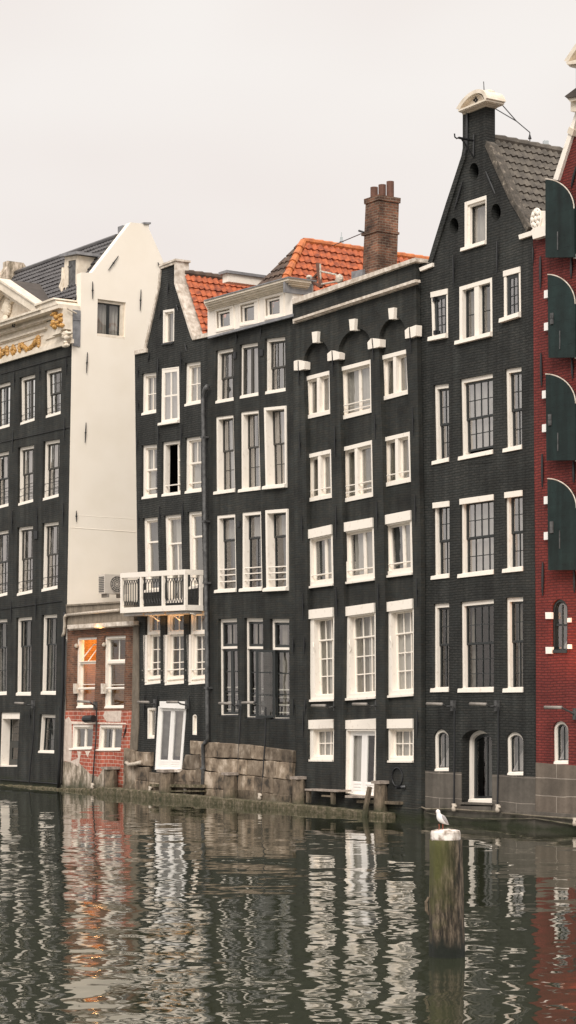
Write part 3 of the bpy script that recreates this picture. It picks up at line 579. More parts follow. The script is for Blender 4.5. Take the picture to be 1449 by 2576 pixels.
m = MB(); m.tube([pix3(*T(180, 825)[0], -0.3), pix3(*T(182, 855)[0], -0.32), pix3(*T(205, 858)[0], -0.32), pix3(*T(210, 815)[0], -0.3)], 0.03, 6); m.build('hook', 'iron', co)
anchors(b1, [tuple(x) for x in (A(100, 1200, 101, 1330), A(280, 1150, 281, 1270), A(472, 1092, 473, 1225), B(92, 350, 88, 512), B(460, 258, 457, 428), B(86, 925, 84, 1095), B(262, 895, 264, 1062), B(450, 870, 448, 1035), C(80, 118, 78, 275), C(254, 95, 254, 258), C(213, 880, 212, 1015), C(425, 880, 424, 1090))])
m = MB(); m.prism(P(B(248, 1070, 272, 1068, 272, 1125, 250, 1128)), -0.04, 0.02); m.build('vent_grille', 'iron', b1)
pipe(b1, 'cable', A(0, 1220, 505, 1085), 0.012, 'iron', -0.02, 5); pipe(b1, 'cable', B(0, 440, 498, 330), 0.012, 'iron', -0.02, 5)
pipe(b1, 'cable', C(0, 180, 440, 120), 0.012, 'iron', -0.02, 5); pipe(b1, 'cable', C(0, 1392, 430, 1425), 0.02, 'iron', -0.05, 6)
pipe(b1, 'drainpipe', C(462, 200, 455, 330, 448, 700, 435, 950, 425, 1240, 415, 1470), 0.05, 'iron', -0.1)
# ============================================================ 2. low brick annexe
p = pix(245, 1990); b2 = thing('canal_house', (p.x, 0, 0), 'low narrow annexe of brown brick above flaking red brick, one window glowing orange', 'house', HG)
X2 = 348.0
up2 = C(480, 150) + [(336, 1516)] + C(985, 240, 985, 900, 936, 900, 462, 900, 478, 320)
q2 = [C(546, 383, 690, 376, 672, 882, 541, 884), C(744, 373, 896, 366, 883, 884, 740, 886)]
l2 = [C(515, 998, 665, 1002, 657, 1178, 508, 1182), C(706, 1001, 873, 1003, 861, 1187, 696, 1188)]
wall(b2, C(482, 315, 950, 285, 940, 902, 466, 902), [P(q) for q in q2], 'brown', name='upper_wall')
lw = wall(b2, C(466, 902, 940, 902, 918, 1440, 916, 1560, 432, 1560, 436, 1440), [P(q) for q in l2], 'redbrick', name='lower_wall')
slab(b2, 'side_pier', C(950, 285, 987, 285, 988, 1000, 975, 1185, 925, 1180, 940, 902), -0.03, 0.3, 'concrete')
slab(b2, 'parapet', C(470, 152, 955, 128, 955, 290, 474, 318), -0.03, 0.35, 'concrete')
slab(b2, 'string_course', C(478, 292, 952, 262, 952, 292, 480, 320), -0.22, -0.03, 'oldwhite')
slab(b2, 'string_course', C(490, 318, 940, 290, 940, 300, 492, 330), -0.12, -0.001, 'oldwhite')
slab(b2, 'roof_edge', C(468, 146, 858, 122, 858, 134, 470, 158), -0.08, 0.4, 'concrete')
pipe(b2, 'gutter_pipe', C(470, 222, 600, 208, 850, 185), 0.05, 'pipewhite', -0.1)
m = MB(); m.tube([pix3(*x, -0.12) for x in C(472, 222, 462, 232, 462, 300, 458, 345, 447, 372)], 0.055, 8); m.build('gutter_elbow', 'pipewhite', b2, smooth=True)
zt = pix(*C(600, 148)[0]).y
m = MB(); xl, xr = pix(168, 1600).x, pix(340, 1600).x; m.box((xl + 0.02, 0.3, zt - 0.3), (xr, 6, zt - 0.08)); m.box((xl + 0.02, 5.9, -0.6), (xr, 6.1, zt - 0.3)); m.box((xl + 0.02, 0.3, -0.6), (xl + 0.1, 6, zt - 0.3)); m.box((xr - 0.1, 0.3, -0.6), (xr, 6, zt - 0.3)); m.build('flat_roof', 'concrete', b2)
for i, q in enumerate(q2):
    lts = ((0, 1, 0.34, 1, 1, 2, 0.02),) if i == 0 else ((0, 1, 0, 0.33, 2, 1), (0, 1, 0.36, 1, 1, 2, 0.02))
    wn = win(b2, P(q), fy=0.05, fw=(0.07, 0.06, 0.05, 0.07), sy=0.15, scol='white', lights=lts, glass='glass_dark', rail=('out', (0.725,), 'white', 0.035), sillh=0.06, silll=0.0, sillout=0.04)
    IQ = inset(P(q), [.07, .06, .05, .07]); m = MB(); m.prism(rp(IQ, 0, 1, 0.33, 0.365), 0.09, 0.2); m.build('transom', 'white', wn)
    if i == 0:      # top light tilted open
        m = MB(); a = rp(IQ, 0.05, 0.97, 0.06, 0.33); t_ = [Vector((x.x, y_, x.y)) for x, y_ in zip(a, (0.42, 0.42, 0.0, 0.0))]
        a2 = rp(IQ, 0.30, 1.05, 0.07, 0.315)
        t_ = [Vector((a2[0].x, 0.40, a2[0].y)), Vector((a2[1].x, 0.40, a2[1].y)), Vector((a[2].x, 0.06, a[2].y)), Vector((a[3].x, 0.06, a[3].y))]
        for x in range(4): m.tube([t_[x], t_[(x + 1) % 4]], 0.022, 4)
        m.tube([(t_[0] + t_[1]) / 2, (t_[2] + t_[3]) / 2], 0.016, 4); m.build('tilted_sash', 'white', wn)
# lit room behind the left window
r0 = P(q2[0]); xa, xb = r0[3].x - 0.1, pix(*C(725, 600)[0]).x
za, zb = r0[3].y - 0.3, r0[0].y + 0.3
m = MB(); m.box((xb, 0.31, za), (xb + 0.05, 1.6, zb)); m.box((xa, 1.6, za), (xb, 1.65, zb)); m.box((xa - 0.02, 0.31, za), (xa, 1.6, zb)); m.build('interior_wall', 'inner', b2)
m = MB(); m.box((xa, 0.31, zb - 0.02), (xb, 1.6, zb)); m.box((xa, 0.31, za), (xb, 1.6, za + 0.02)); m.build('interior_ceiling', 'greydrape', b2)
m = MB(); m.box((xa + 0.62, 0.55, za), (xa + 0.70, 0.60, zb - .25)); m.build('interior_post', 'gold', b2)
ll = bpy.data.lights.new('room_lamp', 'POINT'); ll.energy = 60; ll.color = (1, 0.62, 0.24); ll.shadow_soft_size = 0.08
lo = bpy.data.objects.new('room_lamp', ll); COL.objects.link(lo); lo.location = W((xa + xb) / 2 + 0.1, 1.0, zb - 0.35)
for q in l2:
    win(b2, P(q), fy=0.03, fw=(0.09, 0.05, 0.04, 0.07), sy=0.12, scol='white', lights=((0, 0.5, 0, 1, 1, 1), (0.5, 1, 0, 1, 1, 1)), glass='glass', cur=[('greydrape', 0, 1, 0, 1)], sillh=0.05, silll=0.1, mw=0.03, sw=0.055)
m = MB(); m.prism(P(C(466, 902, 470, 985, 520, 960, 512, 1190, 515, 1290, 440, 1262, 455, 990)[0:0] + C(458, 975, 492, 945, 512, 985, 514, 1180, 508, 1262, 560, 1240, 552, 1190, 580, 1195, 560, 1300, 520, 1275, 470, 1262, 441, 1265)), -0.014, 0.0); m.build('plaster_patch', 'pinkplaster', b2)
m = MB(); m.prism(P(C(441, 1262, 500, 1270, 540, 1250, 600, 1310, 640, 1350, 700, 1375, 745, 1300, 760, 1340, 818, 1330, 820, 1500, 434, 1500)), -0.010, 0.0); m.build('plaster_patch', 'plaster', b2)
m = MB(); m.prism(P(C(750, 905, 868, 903, 862, 982, 760, 980, 735, 940)), -0.008, 0.0); m.prism(P(C(608, 1192, 645, 1190, 625, 1235)), -0.008, 0.0); m.prism(P(C(505, 978, 700, 985, 900, 990, 900, 1000, 700, 998, 505, 998)), -0.012, 0.0); m.build('plaster_patch', 'pinkplaster', b2)
anchors(b2, [tuple(C(903, 1005, 878, 1098))])
m = MB()
for (x, y_) in ((545, 440), (742, 432)): m.ball(pix3(*C(x, y_)[0], -0.03), 0.07, 8, 6, 0.1)
m.build('insulator', 'pipewhite', b2)
for i, (x, y_) in enumerate(((540, 745), (738, 745))):
    a = pix3(*C(x, y_)[0], -0.05); m = MB(); m.box((a.x - 0.1, -0.09, a.z - 0.16), (a.x + 0.08, 0.01, a.z + 0.16)); m.build('rail_bracket', 'oldwhite', b2)
pipe(b2, 'cable', C(470, 390, 462, 800, 452, 1000, 440, 1430), 0.022, 'iron', -0.06, 6)
pipe(b2, 'waste_pipe', C(900, 1272, 920, 1288, 960, 1282, 1005, 1270), 0.06, 'pipewhite', -0.22)
# ============================================================ 3. narrow neck-gabled house with balcony
p = pix(430, 1995); b3 = thing('canal_house', (p.x, 0, 0), 'narrow black house with white-coped neck gable, white balcony and leaning white garden doors', 'house', HG)
o3 = D(55, 718, 125, 680, 180, 440, 225, 240, 237, 105, 343, 66, 345, 210, 400, 390, 465, 588, 575, 575) + [(523, 1100), (527, 1500), (530, 1900), (530, BOT), (344, BOT), (347, 1880), (346, 1440), (341, 1090)]
r3 = [D(105, 853, 208, 842, 208, 1133, 101, 1152), D(250, 818, 371, 803, 376, 1203, 245, 1224), D(413, 780, 524, 763, 526, 1065, 408, 1088),
      E(105, 98, 213, 88, 215, 467, 103, 482), E(248, 75, 378, 58, 381, 447, 245, 463), E(413, 45, 529, 29, 531, 427, 410, 442),
      E(112, 618, 218, 606, 232, 1140, 120, 1148), E(262, 598, 385, 586, 398, 1215, 275, 1225), E(430, 573, 532, 564, 546, 1108, 438, 1124),
      G(133, 15, 236, 12, 239, 525, 126, 538), G(277, 12, 403, 10, 406, 527, 268, 540), G(443, 10, 553, 8, 556, 527, 438, 538)]
at3 = D(258, 402, 337, 390, 335, 638, 256, 650)
g3 = [G(143, 700, 208, 698, 195, 920, 142, 922), G(228, 690, 426, 690, 392, 1148, 203, 1142), G(465, 745, 498, 745, 498, 895, 463, 893)]
ag = P(g3[2]); hs = [P(q) for q in r3] + [P(at3), P(g3[0]), P(g3[1]), archpoly(ag, 0.14)]
wall(b3, o3, hs, 'black_rough')
body(b3, [(341, 893)] + D(140, 690, 225, 300, 300, 260, 400, 620) + [(521, 860), (527, 1900), (528, BOT), (349, BOT), (346, 1440)], 0.3, 7.0, 'black_side')
nets = [('net', 0, 0.45, 0, 1), ('net', 0.6, 1, 0, 1)]
for i, q in enumerate(r3):
    row, c = divmod(i, 3); Q = P(q)
    kw = dict(fy=0.07, fw=(0.09, 0.06, 0.09, 0.11), sy=0.13, scol='white', sw=0.05, mw=0.028, sillh=0.08, silll=0.06, curd=0.12)
    if row == 0:
        if c == 1: kw.update(fy=0.0, fw=(0.035, 0.035, 0.06, 0.035), sy=0.01, sw=0.10, mw=0.05, lights=((0, 1, 0, 1, 2, 2),), cur=[('net', 0, 1, 0, 1)], glass='glass_bright', sillout=0.1)
        else: kw.update(lights=((0, 1, 0, 1, 2, 2),), cur=[('net', 0, 1, 0, 1)])
    elif row == 1:
        if c == 1: kw.update(lights=((0.72, 1.05, 0, 1, 1, 3, -0.02),), cur=None, glass='glass_dark', rail=('in', (0.84,), 'white', 0.018))
        else: kw.update(lights=((0, 1, 0, 0.47, 2, 1), (0, 1, 0.45, 1, 1, 1, 0.02)), cur=nets, rail=('in', (0.86,), 'white', 0.018))
    elif row == 2: kw.update(lights=((0, 1, 0, 0.32, 1, 1), (0, 1, 0.30, 1, 1 if c != 1 else 2, 1, 0.02)), cur=[('drape', 0, 0.3, 0, 1), ('net', 0.25, 1, 0, 1)] if c == 1 else [('greydrape', 0, 1, 0, 1)], glass='glass')
    else: kw.update(lights=((0, 1, 0, 0.27, 2, 1, 0, 0.045), (0, 1, 0.31, 1, 2, 3, 0.02, 0.07)), glass='glass_dark', cur=[('greydrape', 0.3, 1, 0.3, 1)], rail=('out', (0.80, 0.93), 'white', 0.02), fw=(0.1, 0.06, 0.2, 0.13))
    wn = win(b3, Q, **kw)
    if row == 3:
        IQ = inset(Q, list(kw['fw'])); m = MB(); m.prism(rp(IQ, -0.05, 1.02, 0.265, 0.315), 0.05, 0.16); m.build('transom', 'white', wn)
        m = MB(); z_ = bil(Q, 0, 0.32); w_ = bil(Q, 0, 1); m.prism([Vector((z_.x - 0.13, z_.y)), Vector((z_.x + 0.10, z_.y)), Vector((w_.x + 0.12, w_.y + 0.08)), Vector((w_.x - 0.05, w_.y + 0.08))], 0.0, 0.07); m.build('side_casing', 'white', wn)
        m = MB()
        for h_ in (0.80, 0.93):
            a = bil(Q, -0.1, h_); m.ball((a.x - 0.06, 0.04, a.y), 0.045, 8, 6)
        m.build('rail_knob', 'white', wn)
win(b3, P(at3), fy=0.0, fw=(0.07, 0.04, 0.05, 0.08), sy=0.08, scol='white', lights=((0, 1, 0, 1, 1, 1),), cur=[('net', 0, 1, 0, 1)], glass='glass', sillh=0.05, silll=0.02, sillout=0.05, sillmat='iron')
win(b3, P(g3[0]), fy=0.02, fw=(0.06, 0.04, 0.06, 0.07), sy=0.10, scol='white', lights=((0, 1, 0, 1, 1, 1),), cur=[('drape', 0, 1, 0, 1)], sill=False)
win(b3, ag, fy=0.02, fw=0.05, sy=0.1, scol='white', arch=0.14, lights=((0, 1, 0, 1, 1, 1),), sill=False)
dr = win(b3, P(g3[1]), fy=-0.02, fw=(0.03, 0.07, 0.04, 0.07), sy=0.02, col='bright', scol='bright', lights=((0, 0.5, 0, 1, 1, 1, 0, 0.11), (0.5, 1, 0, 1, 1, 1, 0, 0.11)), cur=[('greydrape', 0, 0.5, 0, 0.8), ('drape', 0.5, 1, 0, 0.8)], sill=False, name='garden_door')
IQ = P(g3[1]); m = MB()
for a0, a1 in ((0.10, 0.49), (0.51, 0.90)):
    m.prism(rp(IQ, a0, a1, 0.84, 0.96), 0.025, 0.05)
    for k_ in range(3): m.prism(rp(IQ, a0 + 0.05, a1 - 0.04, 0.855 + 0.034 * k_, 0.875 + 0.034 * k_), 0.016, 0.03)
m.build('door_panels', 'bright', dr)
slab(b3, 'door_lintel', G(232, 654, 426, 655, 424, 708, 233, 700), -0.09, 0.0, 'bright')
slab(b3, 'door_step', G(215, 1140, 395, 1143, 375, 1160, 215, 1155), -0.14, -0.01, 'oldwhite')
# coping
cp = [D(50, 718, 137, 700, 137, 672, 52, 690), D(228, 80, 343, 38, 343, 68, 237, 106)]
slab(b3, 'shoulder_stone', cp[0], -0.06, 0.3, 'oldwhite')
slab(b3, 'shoulder_stone', D(465, 588, 575, 560, 575, 590, 465, 614), -0.06, 0.3, 'oldwhite')
cpg = slab(b3, 'gable_coping', D(228, 82, 346, 38, 346, 210, 400, 385, 468, 588, 466, 614, 454, 590, 336, 212, 337, 72, 237, 108), -0.05, 0.42, 'oldwhite')
slab(b3, 'gable_coping', D(228, 82, 238, 105, 226, 240, 183, 435, 128, 682, 116, 680, 172, 425, 217, 235), -0.05, 0.42, 'oldwhite')
m = MB(); a = P(D(226, 76, 346, 32, 346, 46, 226, 92), -0.08); m.prism(a, -0.08, 0.46); m.build('gable_cap', 'oldwhite', b3)
# orange roof
r_ = pix3(*D(405, 138)[0], 0.28); sl_ = Vector((1.62, 0, -3.0))
tiles(b3, 'roof', r_, (0, 1, 0), 9.0, sl_, 4.2, 0.20, 0.26, 'tile_orange', amp=0.045, lift=0.045)
m = MB(); l_ = Vector((-1.6, 0, -3.0)) * 1.0; m.add([r_, r_ + Vector((0, 9, 0)), r_ + Vector((0, 9, 0)) + l_, r_ + l_], [(0, 1, 2, 3)]); m.build('rear_roof', 'tile_dark', b3)
m = MB()
for i in range(28): a = r_ + Vector((0, i * 0.32, 0.02)); m.tube([a, a + Vector((0, 0.34, 0))], [0.09, 0.115], 8)
m.build('ridge', 'tile_dark', b3)
# balcony
yb = -0.62
tl, tr = U(88, 205)[0], U(1015, 150)[0]; bl_, br_ = U(80, 775)[0], U(1010, 735)[0]
ty = [pix3(*tl, yb), pix3(*tr, yb)]; by = [pix3(*bl_, yb), pix3(*br_, yb)]
XL, XR = (ty[0].x + by[0].x) / 2, (ty[1].x + by[1].x) / 2
zt0, zt1, zb0, zb1 = ty[0].z, ty[1].z, by[0].z, by[1].z
def zt_(x): return zt0 + (zt1 - zt0) * (x - XL) / (XR - XL)
def zb_(x): return zb0 + (zb1 - zb0) * (x - XL) / (XR - XL)
bc = MB(); t_ = 0.09
bc.hexa([(XL, yb, zb_(XL)), (XR, yb, zb_(XR)), (XR, 0.0, zb_(XR)), (XL, 0.0, zb_(XL))], [(XL, yb, zb_(XL) + 0.16), (XR, yb, zb_(XR) + 0.16), (XR, 0.0, zb_(XR) + 0.16), (XL, 0.0, zb_(XL) + 0.16)])
bal = bc.build('balcony', 'white', b3)
m = MB()
for (x0, x1, ya, yc) in ((XL, XR, yb, yb + t_), (XR - t_, XR + 0.003, yb + t_, 0.0), (XL - 0.003, XL + t_, yb + t_, 0.0)):
    m.hexa([(x0, ya, zt_(x0) - 0.15), (x1, ya, zt_(x1) - 0.15), (x1, yc, zt_(x1) - 0.15), (x0, yc, zt_(x0) - 0.15)], [(x0, ya, zt_(x0)), (x1, ya, zt_(x1)), (x1, yc, zt_(x1)), (x0, yc, zt_(x0))])
m.build('handrail', 'white', bal)
posts = [XL, XL + (XR - XL) * 0.31, XL + (XR - XL) * 0.645, XR - t_]
for x in posts: m = MB(); m.box((x, yb + 0.004, zb_(x) + 0.1), (x + t_, yb + t_ - 0.004, zt_(x) - 0.1)); m.build('rail_post', 'white', bal)
m = MB(); m.box((XR - t_ + 0.004, -0.10, zb_(XR) + 0.1), (XR - 0.004, -0.01, zt_(XR) - 0.1)); m.build('rail_post', 'white', bal)
def grille(p0, p1, n):
    m = MB(); d = (p1 - p0); h0 = 0.23; top = 0.24
    for i in range(n + 1):
        f_ = i / n; base = p0 + d * f_; zt2 = zt_(base.x) - top; zb2 = zb_(base.x) + h0; H_ = zt2 - zb2
        st = d / n
        m.tube([Vector((base.x, base.y, zb2 + H_ * 0.22)), Vector((base.x, base.y, zb2 + H_ * 0.80))], 0.013, 5)
        for s_ in (-0.5, 0.5):
            q_ = base + st * s_
            if not (0 <= f_ + s_ / n <= 1.0001): continue
            m.tube([Vector((base.x, base.y, zb2 + H_ * 0.80)), Vector((q_.x, q_.y, zt2))], 0.011, 5); m.tube([Vector((base.x, base.y, zb2 + H_ * 0.22)), Vector((q_.x, q_.y, zb2))], 0.011, 5)
    for z_ in (0, 1):
        a = Vector((p0.x, p0.y, (zt_(p0.x) - top) if z_ else (zb_(p0.x) + h0))); c = Vector((p1.x, p1.y, (zt_(p1.x) - top) if z_ else (zb_(p1.x) + h0))); m.tube([a, c], 0.010, 5)
    m.build('iron_grille', 'iron', bal)
for i in range(3): grille(Vector((posts[i] + t_ + 0.05, yb + 0.05, 0)), Vector((posts[i + 1] - 0.05, yb + 0.05, 0)), 7)
grille(Vector((XR - 0.05, yb + t_ + 0.04, 0)), Vector((XR - 0.05, -0.14, 0)), 3)
m = MB()
for i in range(3):
    a = XL + (XR - XL) * (0.03 + 0.33 * i); c = a + (XR - XL) * 0.30; z_ = min(zb_(a), zb_(c)) - 0.09; m.box((a, yb + 0.06, z_), (c, -0.02, z_ + 0.08))
m.build('underside_joists', 'lamp', bal)
m = MB()
for u in (U(470, 800, 550, 825, 640, 890), U(790, 795, 860, 820, 945, 880), U(1085, 780, 1130, 790, 1160, 800)):
    m.tube([pix3(*x, yb + 0.15 + 0.12 * i) for i, x in enumerate(u)], 0.018, 5)
m.build('awning_arms', 'white', bal)
ll = bpy.data.lights.new('balcony_lamp', 'AREA'); ll.shape = 'RECTANGLE'; ll.size = 2.4; ll.size_y = 0.06; ll.energy = 10; ll.color = (1, 0.52, 0.2)
lo = bpy.data.objects.new('balcony_lamp', ll); COL.objects.link(lo); lo.location = W((XL + XR) / 2 + 0.3, -0.30, zb0 - 0.42); lo.rotation_euler = (math.pi, 0, RZ)
anchors(b3, [tuple(x) for x in (D(291, 203, 289, 292), D(240, 392, 232, 465), D(352, 362, 364, 408), D(160, 700, 148, 772), D(412, 640, 424, 695), D(222, 740, 216, 905), D(380, 695, 386, 840), D(75, 800, 76, 890), D(74, 1030, 80, 1125), D(75, 1262, 68, 1420), D(222, 1210, 224, 1390), D(388, 1210, 386, 1375), E(80, 560, 80, 690), E(230, 530, 232, 685), E(396, 505, 400, 665), G(122, 612, 121, 790), G(213, 615, 211, 790), G(444, 612, 445, 790))])
# drain pipe between the houses
m = MB(); m.tube([pix3(*x, -0.14) for x in D(575, 945, 560, 962, 548, 985, 543, 1030)] + [pix3(*x, -0.14) for x in E(548, 60, 553, 500, 560, 980, 568, 1400)] + [pix3(*x, -0.14) for x in G(572, 300, 573, 700, 577, 925, 560, 945, 543, 965, 545, 1130, 538, 1320)], [0.08, 0.075] + [0.062] * 13, 10)
m.build('drainpipe', 'zinc', b3, smooth=True)
for q in E(546, 40, 556, 640, 564, 1080) + G(574, 560, 545, 1135):
    m = MB(); a = pix3(*q, -0.14); m.box((a.x - 0.08, -0.21, a.z - 0.02), (a.x + 0.08, -0.01, a.z + 0.03)); m.build('pipe_bracket', 'zinc', b3)
# plinth blocks
def plinth(b, px_quads, name='stone_plinth', y0=-0.09):
    m = MB()
    for px, nr, bl in px_quads:
        Q = P(px); hts = [0]; 
        for i in range(nr): hts.append(hts[-1] + random.uniform(0.7, 1.3))
        hts = [h / hts[-1] for h in hts]; Wd = (Q[1] - Q[0]).length
        for i in range(nr):
            x = 0; first = True
            while x < 0.999:
                wd = bl * random.uniform(0.6, 1.5) / Wd; x2 = x + wd
                if x2 > 0.88: x2 = 1.0
                c0, c1 = hts[i], hts[i + 1]; j = lambda: random.uniform(-0.012, 0.012)
                pts = [bil(Q, x, c0), bil(Q, (x + x2) / 2, c0) + Vector((0, random.uniform(-.02, .02))), bil(Q, x2, c0), bil(Q, x2, c1), bil(Q, (x + x2) / 2, c1) + Vector((0, random.uniform(-.02, .02))), bil(Q, x, c1)]
                pts = [q_ + Vector((j(), j())) for q_ in pts]; ins = inset(pts, 0.004); in2 = inset(pts, 0.018); d_ = y0 - random.uniform(0.0, 0.04)
                fl = [Vector((q_.x, d_, q_.y)) for q_ in in2]; md = [Vector((q_.x, d_ + 0.014, q_.y)) for q_ in ins]; bk_ = [Vector((q_.x, 0.01, q_.y)) for q_ in ins]
                n = 6; fs = [tuple(range(6))] + [(a_, (a_ + 1) % n, n + (a_ + 1) % n, n + a_) for a_ in range(n)] + [(n + a_, n + (a_ + 1) % n, 2 * n + (a_ + 1) % n, 2 * n + a_) for a_ in range(n)]
                m.add(fl + md + bk_, fs); x = x2
        m.prism(inset(Q, 0.02), y0 - 0.005, 0.005)
    m.build(name, 'stone', b)
plinth(b3, [(G(0, 985, 78, 1010, 78, 1300, -5, 1280), 2, 0.7), (G(80, 1012, 192, 1018, 188, 1120, 84, 1115), 1, 1.4), (G(80, 1118, 176, 1122, 170, 1315, 78, 1300), 2, 1.0), (G(180, 1160, 375, 1162, 375, 1330, 180, 1320), 2, 0.9), (G(440, 1033, 540, 1036, 540, 1140, 412, 1136), 1, 1.2), (G(380, 1138, 545, 1140, 545, 1340, 378, 1332), 2, 0.9)])
m = MB(); a = P(G(160, 1245, 530, 1250, 530, 1272, 160, 1262), -0.3); m.prism(a, -0.3, -0.1); a = P(G(160, 1290, 530, 1290, 530, 1300, 160, 1300), -0.3); m.prism(a, -0.3, -0.1); m.build('mossy_ledge', 'beam', b3)
# ============================================================ 4. house with white attic band
p = pix(635, 2010); b4 = thing('canal_house', (p.x, 0, 0), 'black house with white attic strip of three small windows and rough stone base', 'house', HG)
o4 = D(575, 585, 1184, 425) + [(738, 1100), (742, 1500), (746, 1900), (748, BOT), (529, BOT), (529, 1900), (525, 1500), (522, 1100)]
r4 = [D(632, 690, 756, 667, 760, 1045, 627, 1068), D(803, 648, 933, 627, 937, 1010, 801, 1033), D(983, 605, 1127, 587, 1131, 978, 982, 1002),
      qd(D, (632, 1163, 758, 1146), E, (772, 430, 635, 448)), qd(D, (810, 1128, 938, 1113), E, (953, 415, 812, 432)), qd(D, (985, 1098, 1139, 1083), E, (1144, 397, 998, 412)),
      E(640, 598, 771, 585, 781, 1142, 643, 1150), E(821, 577, 955, 565, 966, 1133, 820, 1141), E(997, 562, 1153, 550, 1155, 1132, 1005, 1140),
      G(650, 68, 784, 62, 794, 762, 653, 762), G(835, 60, 969, 60, 975, 780, 838, 778), G(1018, 66, 1157, 66, 1158, 788, 1022, 786)]
wall(b4, o4, [P(q) for q in r4], 'black')
body(b4, D(575, 610, 1180, 440) + [(745, 1900), (745, BOT), (531, BOT), (531, 1900)], 0.3, 7.0, 'black_side')
for i, q in enumerate(r4):
    row, c = divmod(i, 3); Q = P(q); kw = dict(fy=0.08, fw=(0.09, 0.05, 0.05, 0.07), sy=0.17, scol='brownsash', sw=0.05, mw=0.022, sillh=0.09, silll=0.1, glass='glass_bright')
    if row == 0:
        kw.update(lights=((0, 1, 0, 0.53, 3, 1), (0, 1, 0.5, 1, 3, 1, 0.03)), cur=[('greydrape', 0, 0.4, 0, 1), ('net', 0.4, 1, 0, 1)])
        if c == 1: kw.update(fw=(0.09, 0.03, 0.05, 0.04), sy=0.11, lights=((0, 0.5, 0, 1, 1, 1), (0.5, 1, 0, 1, 1, 1)), cur=[('net', 0, 1, 0, 1)])
    elif row == 1:
        kw.update(fy=0.03 if c < 2 else -0.04, fw=(0.08, 0.06, 0.09, 0.09), sy=0.19, sw=0.04, lights=((0, 1, 0, 0.45, 3, 1), (0, 1, 0.42, 1, 3, 2, 0.03)), cur=[('drape', 0, 0.25, 0, 1), ('net', 0.3, 1, 0, 1)])
    elif row == 2:
        kw.update(fy=0.02 if c < 2 else -0.05, fw=(0.09, 0.06, 0.09, 0.09), sy=0.17, scol='dark', glass='glass', lights=((0, 1, 0, 0.32, 1, 1), (0, 1, 0.30, 1, 2 if c == 1 else 1, 1, 0.03)), cur=[('greydrape', 0.3, 1, 0.3, 1), ('net', 0.0, 1, 0.02, 0.28)], rail=('in', (0.72, 0.80, 0.89), 'white', 0.017))
    else:
        kw.update(fy=0.10, fw=(0.10, 0.04, 0.06, 0.05), sy=0.14, scol='dark', glass='glass', sill=True, sillh=0.03, silll=0.06, sillmat='iron', sw=0.07, mw=0.03,
                  lights=((0, 1, 0, 0.26, 2, 1), (0, 0.5, 0.29, 1, 1, 3), (0.5, 1, 0.29, 1, 1, 3)) if c < 2 else ((0, 1, 0, 0.26, 1, 1), (0, 1, 0.29, 1, 1, 3)), cur=[('drape', 0.12, 0.45, 0, 1), ('drape', 0.6, 1, 0, 1)])
    wn = win(b4, Q, **kw)
    if row == 3:
        IQ = inset(Q, list(kw['fw'])); m = MB(); m.prism(rp(IQ, -0.02, 1.02, 0.262, 0.288), 0.08, 0.16); m.build('transom', 'white', wn)
        m = MB()
        for h_ in (0.70, 0.78, 0.86, 0.94): m.prism(rp(IQ, 0.04, 0.96, h_, h_ + 0.014), 0.235, 0.255)
        m.build('inner_rails', 'white', wn)
    if row == 3 and c == 2:      # casement standing open towards the water
        a, d_ = bil(IQ, 0, 0.29), bil(IQ, 0, 1.0); wd = 0.52; m = MB(); OP = lambda pp, qq, dd: Vector((a.x + 0.02 - pp * 0.55 + dd, 0.1 - pp * 0.84, qq))
        QQ = [Vector((0, a.y)), Vector((wd, a.y)), Vector((wd, d_.y)), Vector((0, d_.y))]; m = MB(OP); m.ring(QQ, inset(QQ, 0.06), 0, 0.05)
        for f_ in (0.333, 0.666): m.prism(rp(QQ, 0.08, 0.92, f_ - 0.008, f_ + 0.008), 0.01, 0.04)
        m.build('open_casement', 'dark', wn); m = MB(OP); m.prism(inset(QQ, 0.04), 0.02, 0.024, back=False, sides=False); m.build('pane', 'glass_dark', wn)
# attic band
ab = wall(b4, D(575, 405, 1183, 235, 1184, 432, 575, 600), [P(D(644, 418, 752, 392, 755, 512, 648, 535)), P(D(815, 375, 926, 348, 928, 474, 818, 493)), P(D(993, 328, 1109, 300, 1110, 428, 996, 447))], 'white', -0.10, 0.3, name='attic_band')
for q in (D(644, 418, 752, 392, 755, 512, 648, 535), D(815, 375, 926, 348, 928, 474, 818, 493), D(993, 328, 1109, 300, 1110, 428, 996, 447)):
    Q = P(q, -0.10); win(b4, Q, fy=-0.06, fw=0.045, sy=-0.02, scol='zinc', lights=((0, 1, 0, 1, 1, 1),), sw=0.02, glass='glass_bright', cur=[('greydrape', 0, 1, 0, 1)], sill=False)
    m = MB(); m.ring(inset(Q, -0.09), inset(Q, -0.04), -0.13, -0.09); m.build('architrave', 'white', b4)
for i, (t0, t1, y_) in enumerate((((548, 335, 1150, 168), (548, 352, 1150, 187), -0.42), ((550, 352, 1150, 187), (556, 366, 1156, 200), -0.37), ((556, 366, 1158, 200), (566, 382, 1166, 216), -0.30), ((566, 382, 1166, 216), (572, 396, 1174, 230), -0.22), ((573, 396, 1174, 230), (576, 410, 1180, 242), -0.16))):
    slab(b4, 'cornice', D(t0[0], t0[1], t0[2], t0[3], t1[2], t1[3], t1[0], t1[1]), y_, 0.35, 'cornice')
slab(b4, 'lead_cap', D(548, 328, 1150, 160, 1150, 168, 548, 335), -0.45, 0.5, 'lead')
a = pix3(*D(1150, 172)[0], -0.42); c_ = pix3(*D(1184, 300)[0], -0.1)
m = MB(); m.box((c_.x - 0.02, -0.41, pix(*D(1184, 240)[0]).y - 0.2), (c_.x + 0.05, 0.5, a.z - 0.02)); m.build('cornice_return', 'lead', b4)
slab(b4, 'lead_drip', D(575, 590, 1184, 425, 1186, 445, 575, 604), -0.17, -0.08, 'lead')
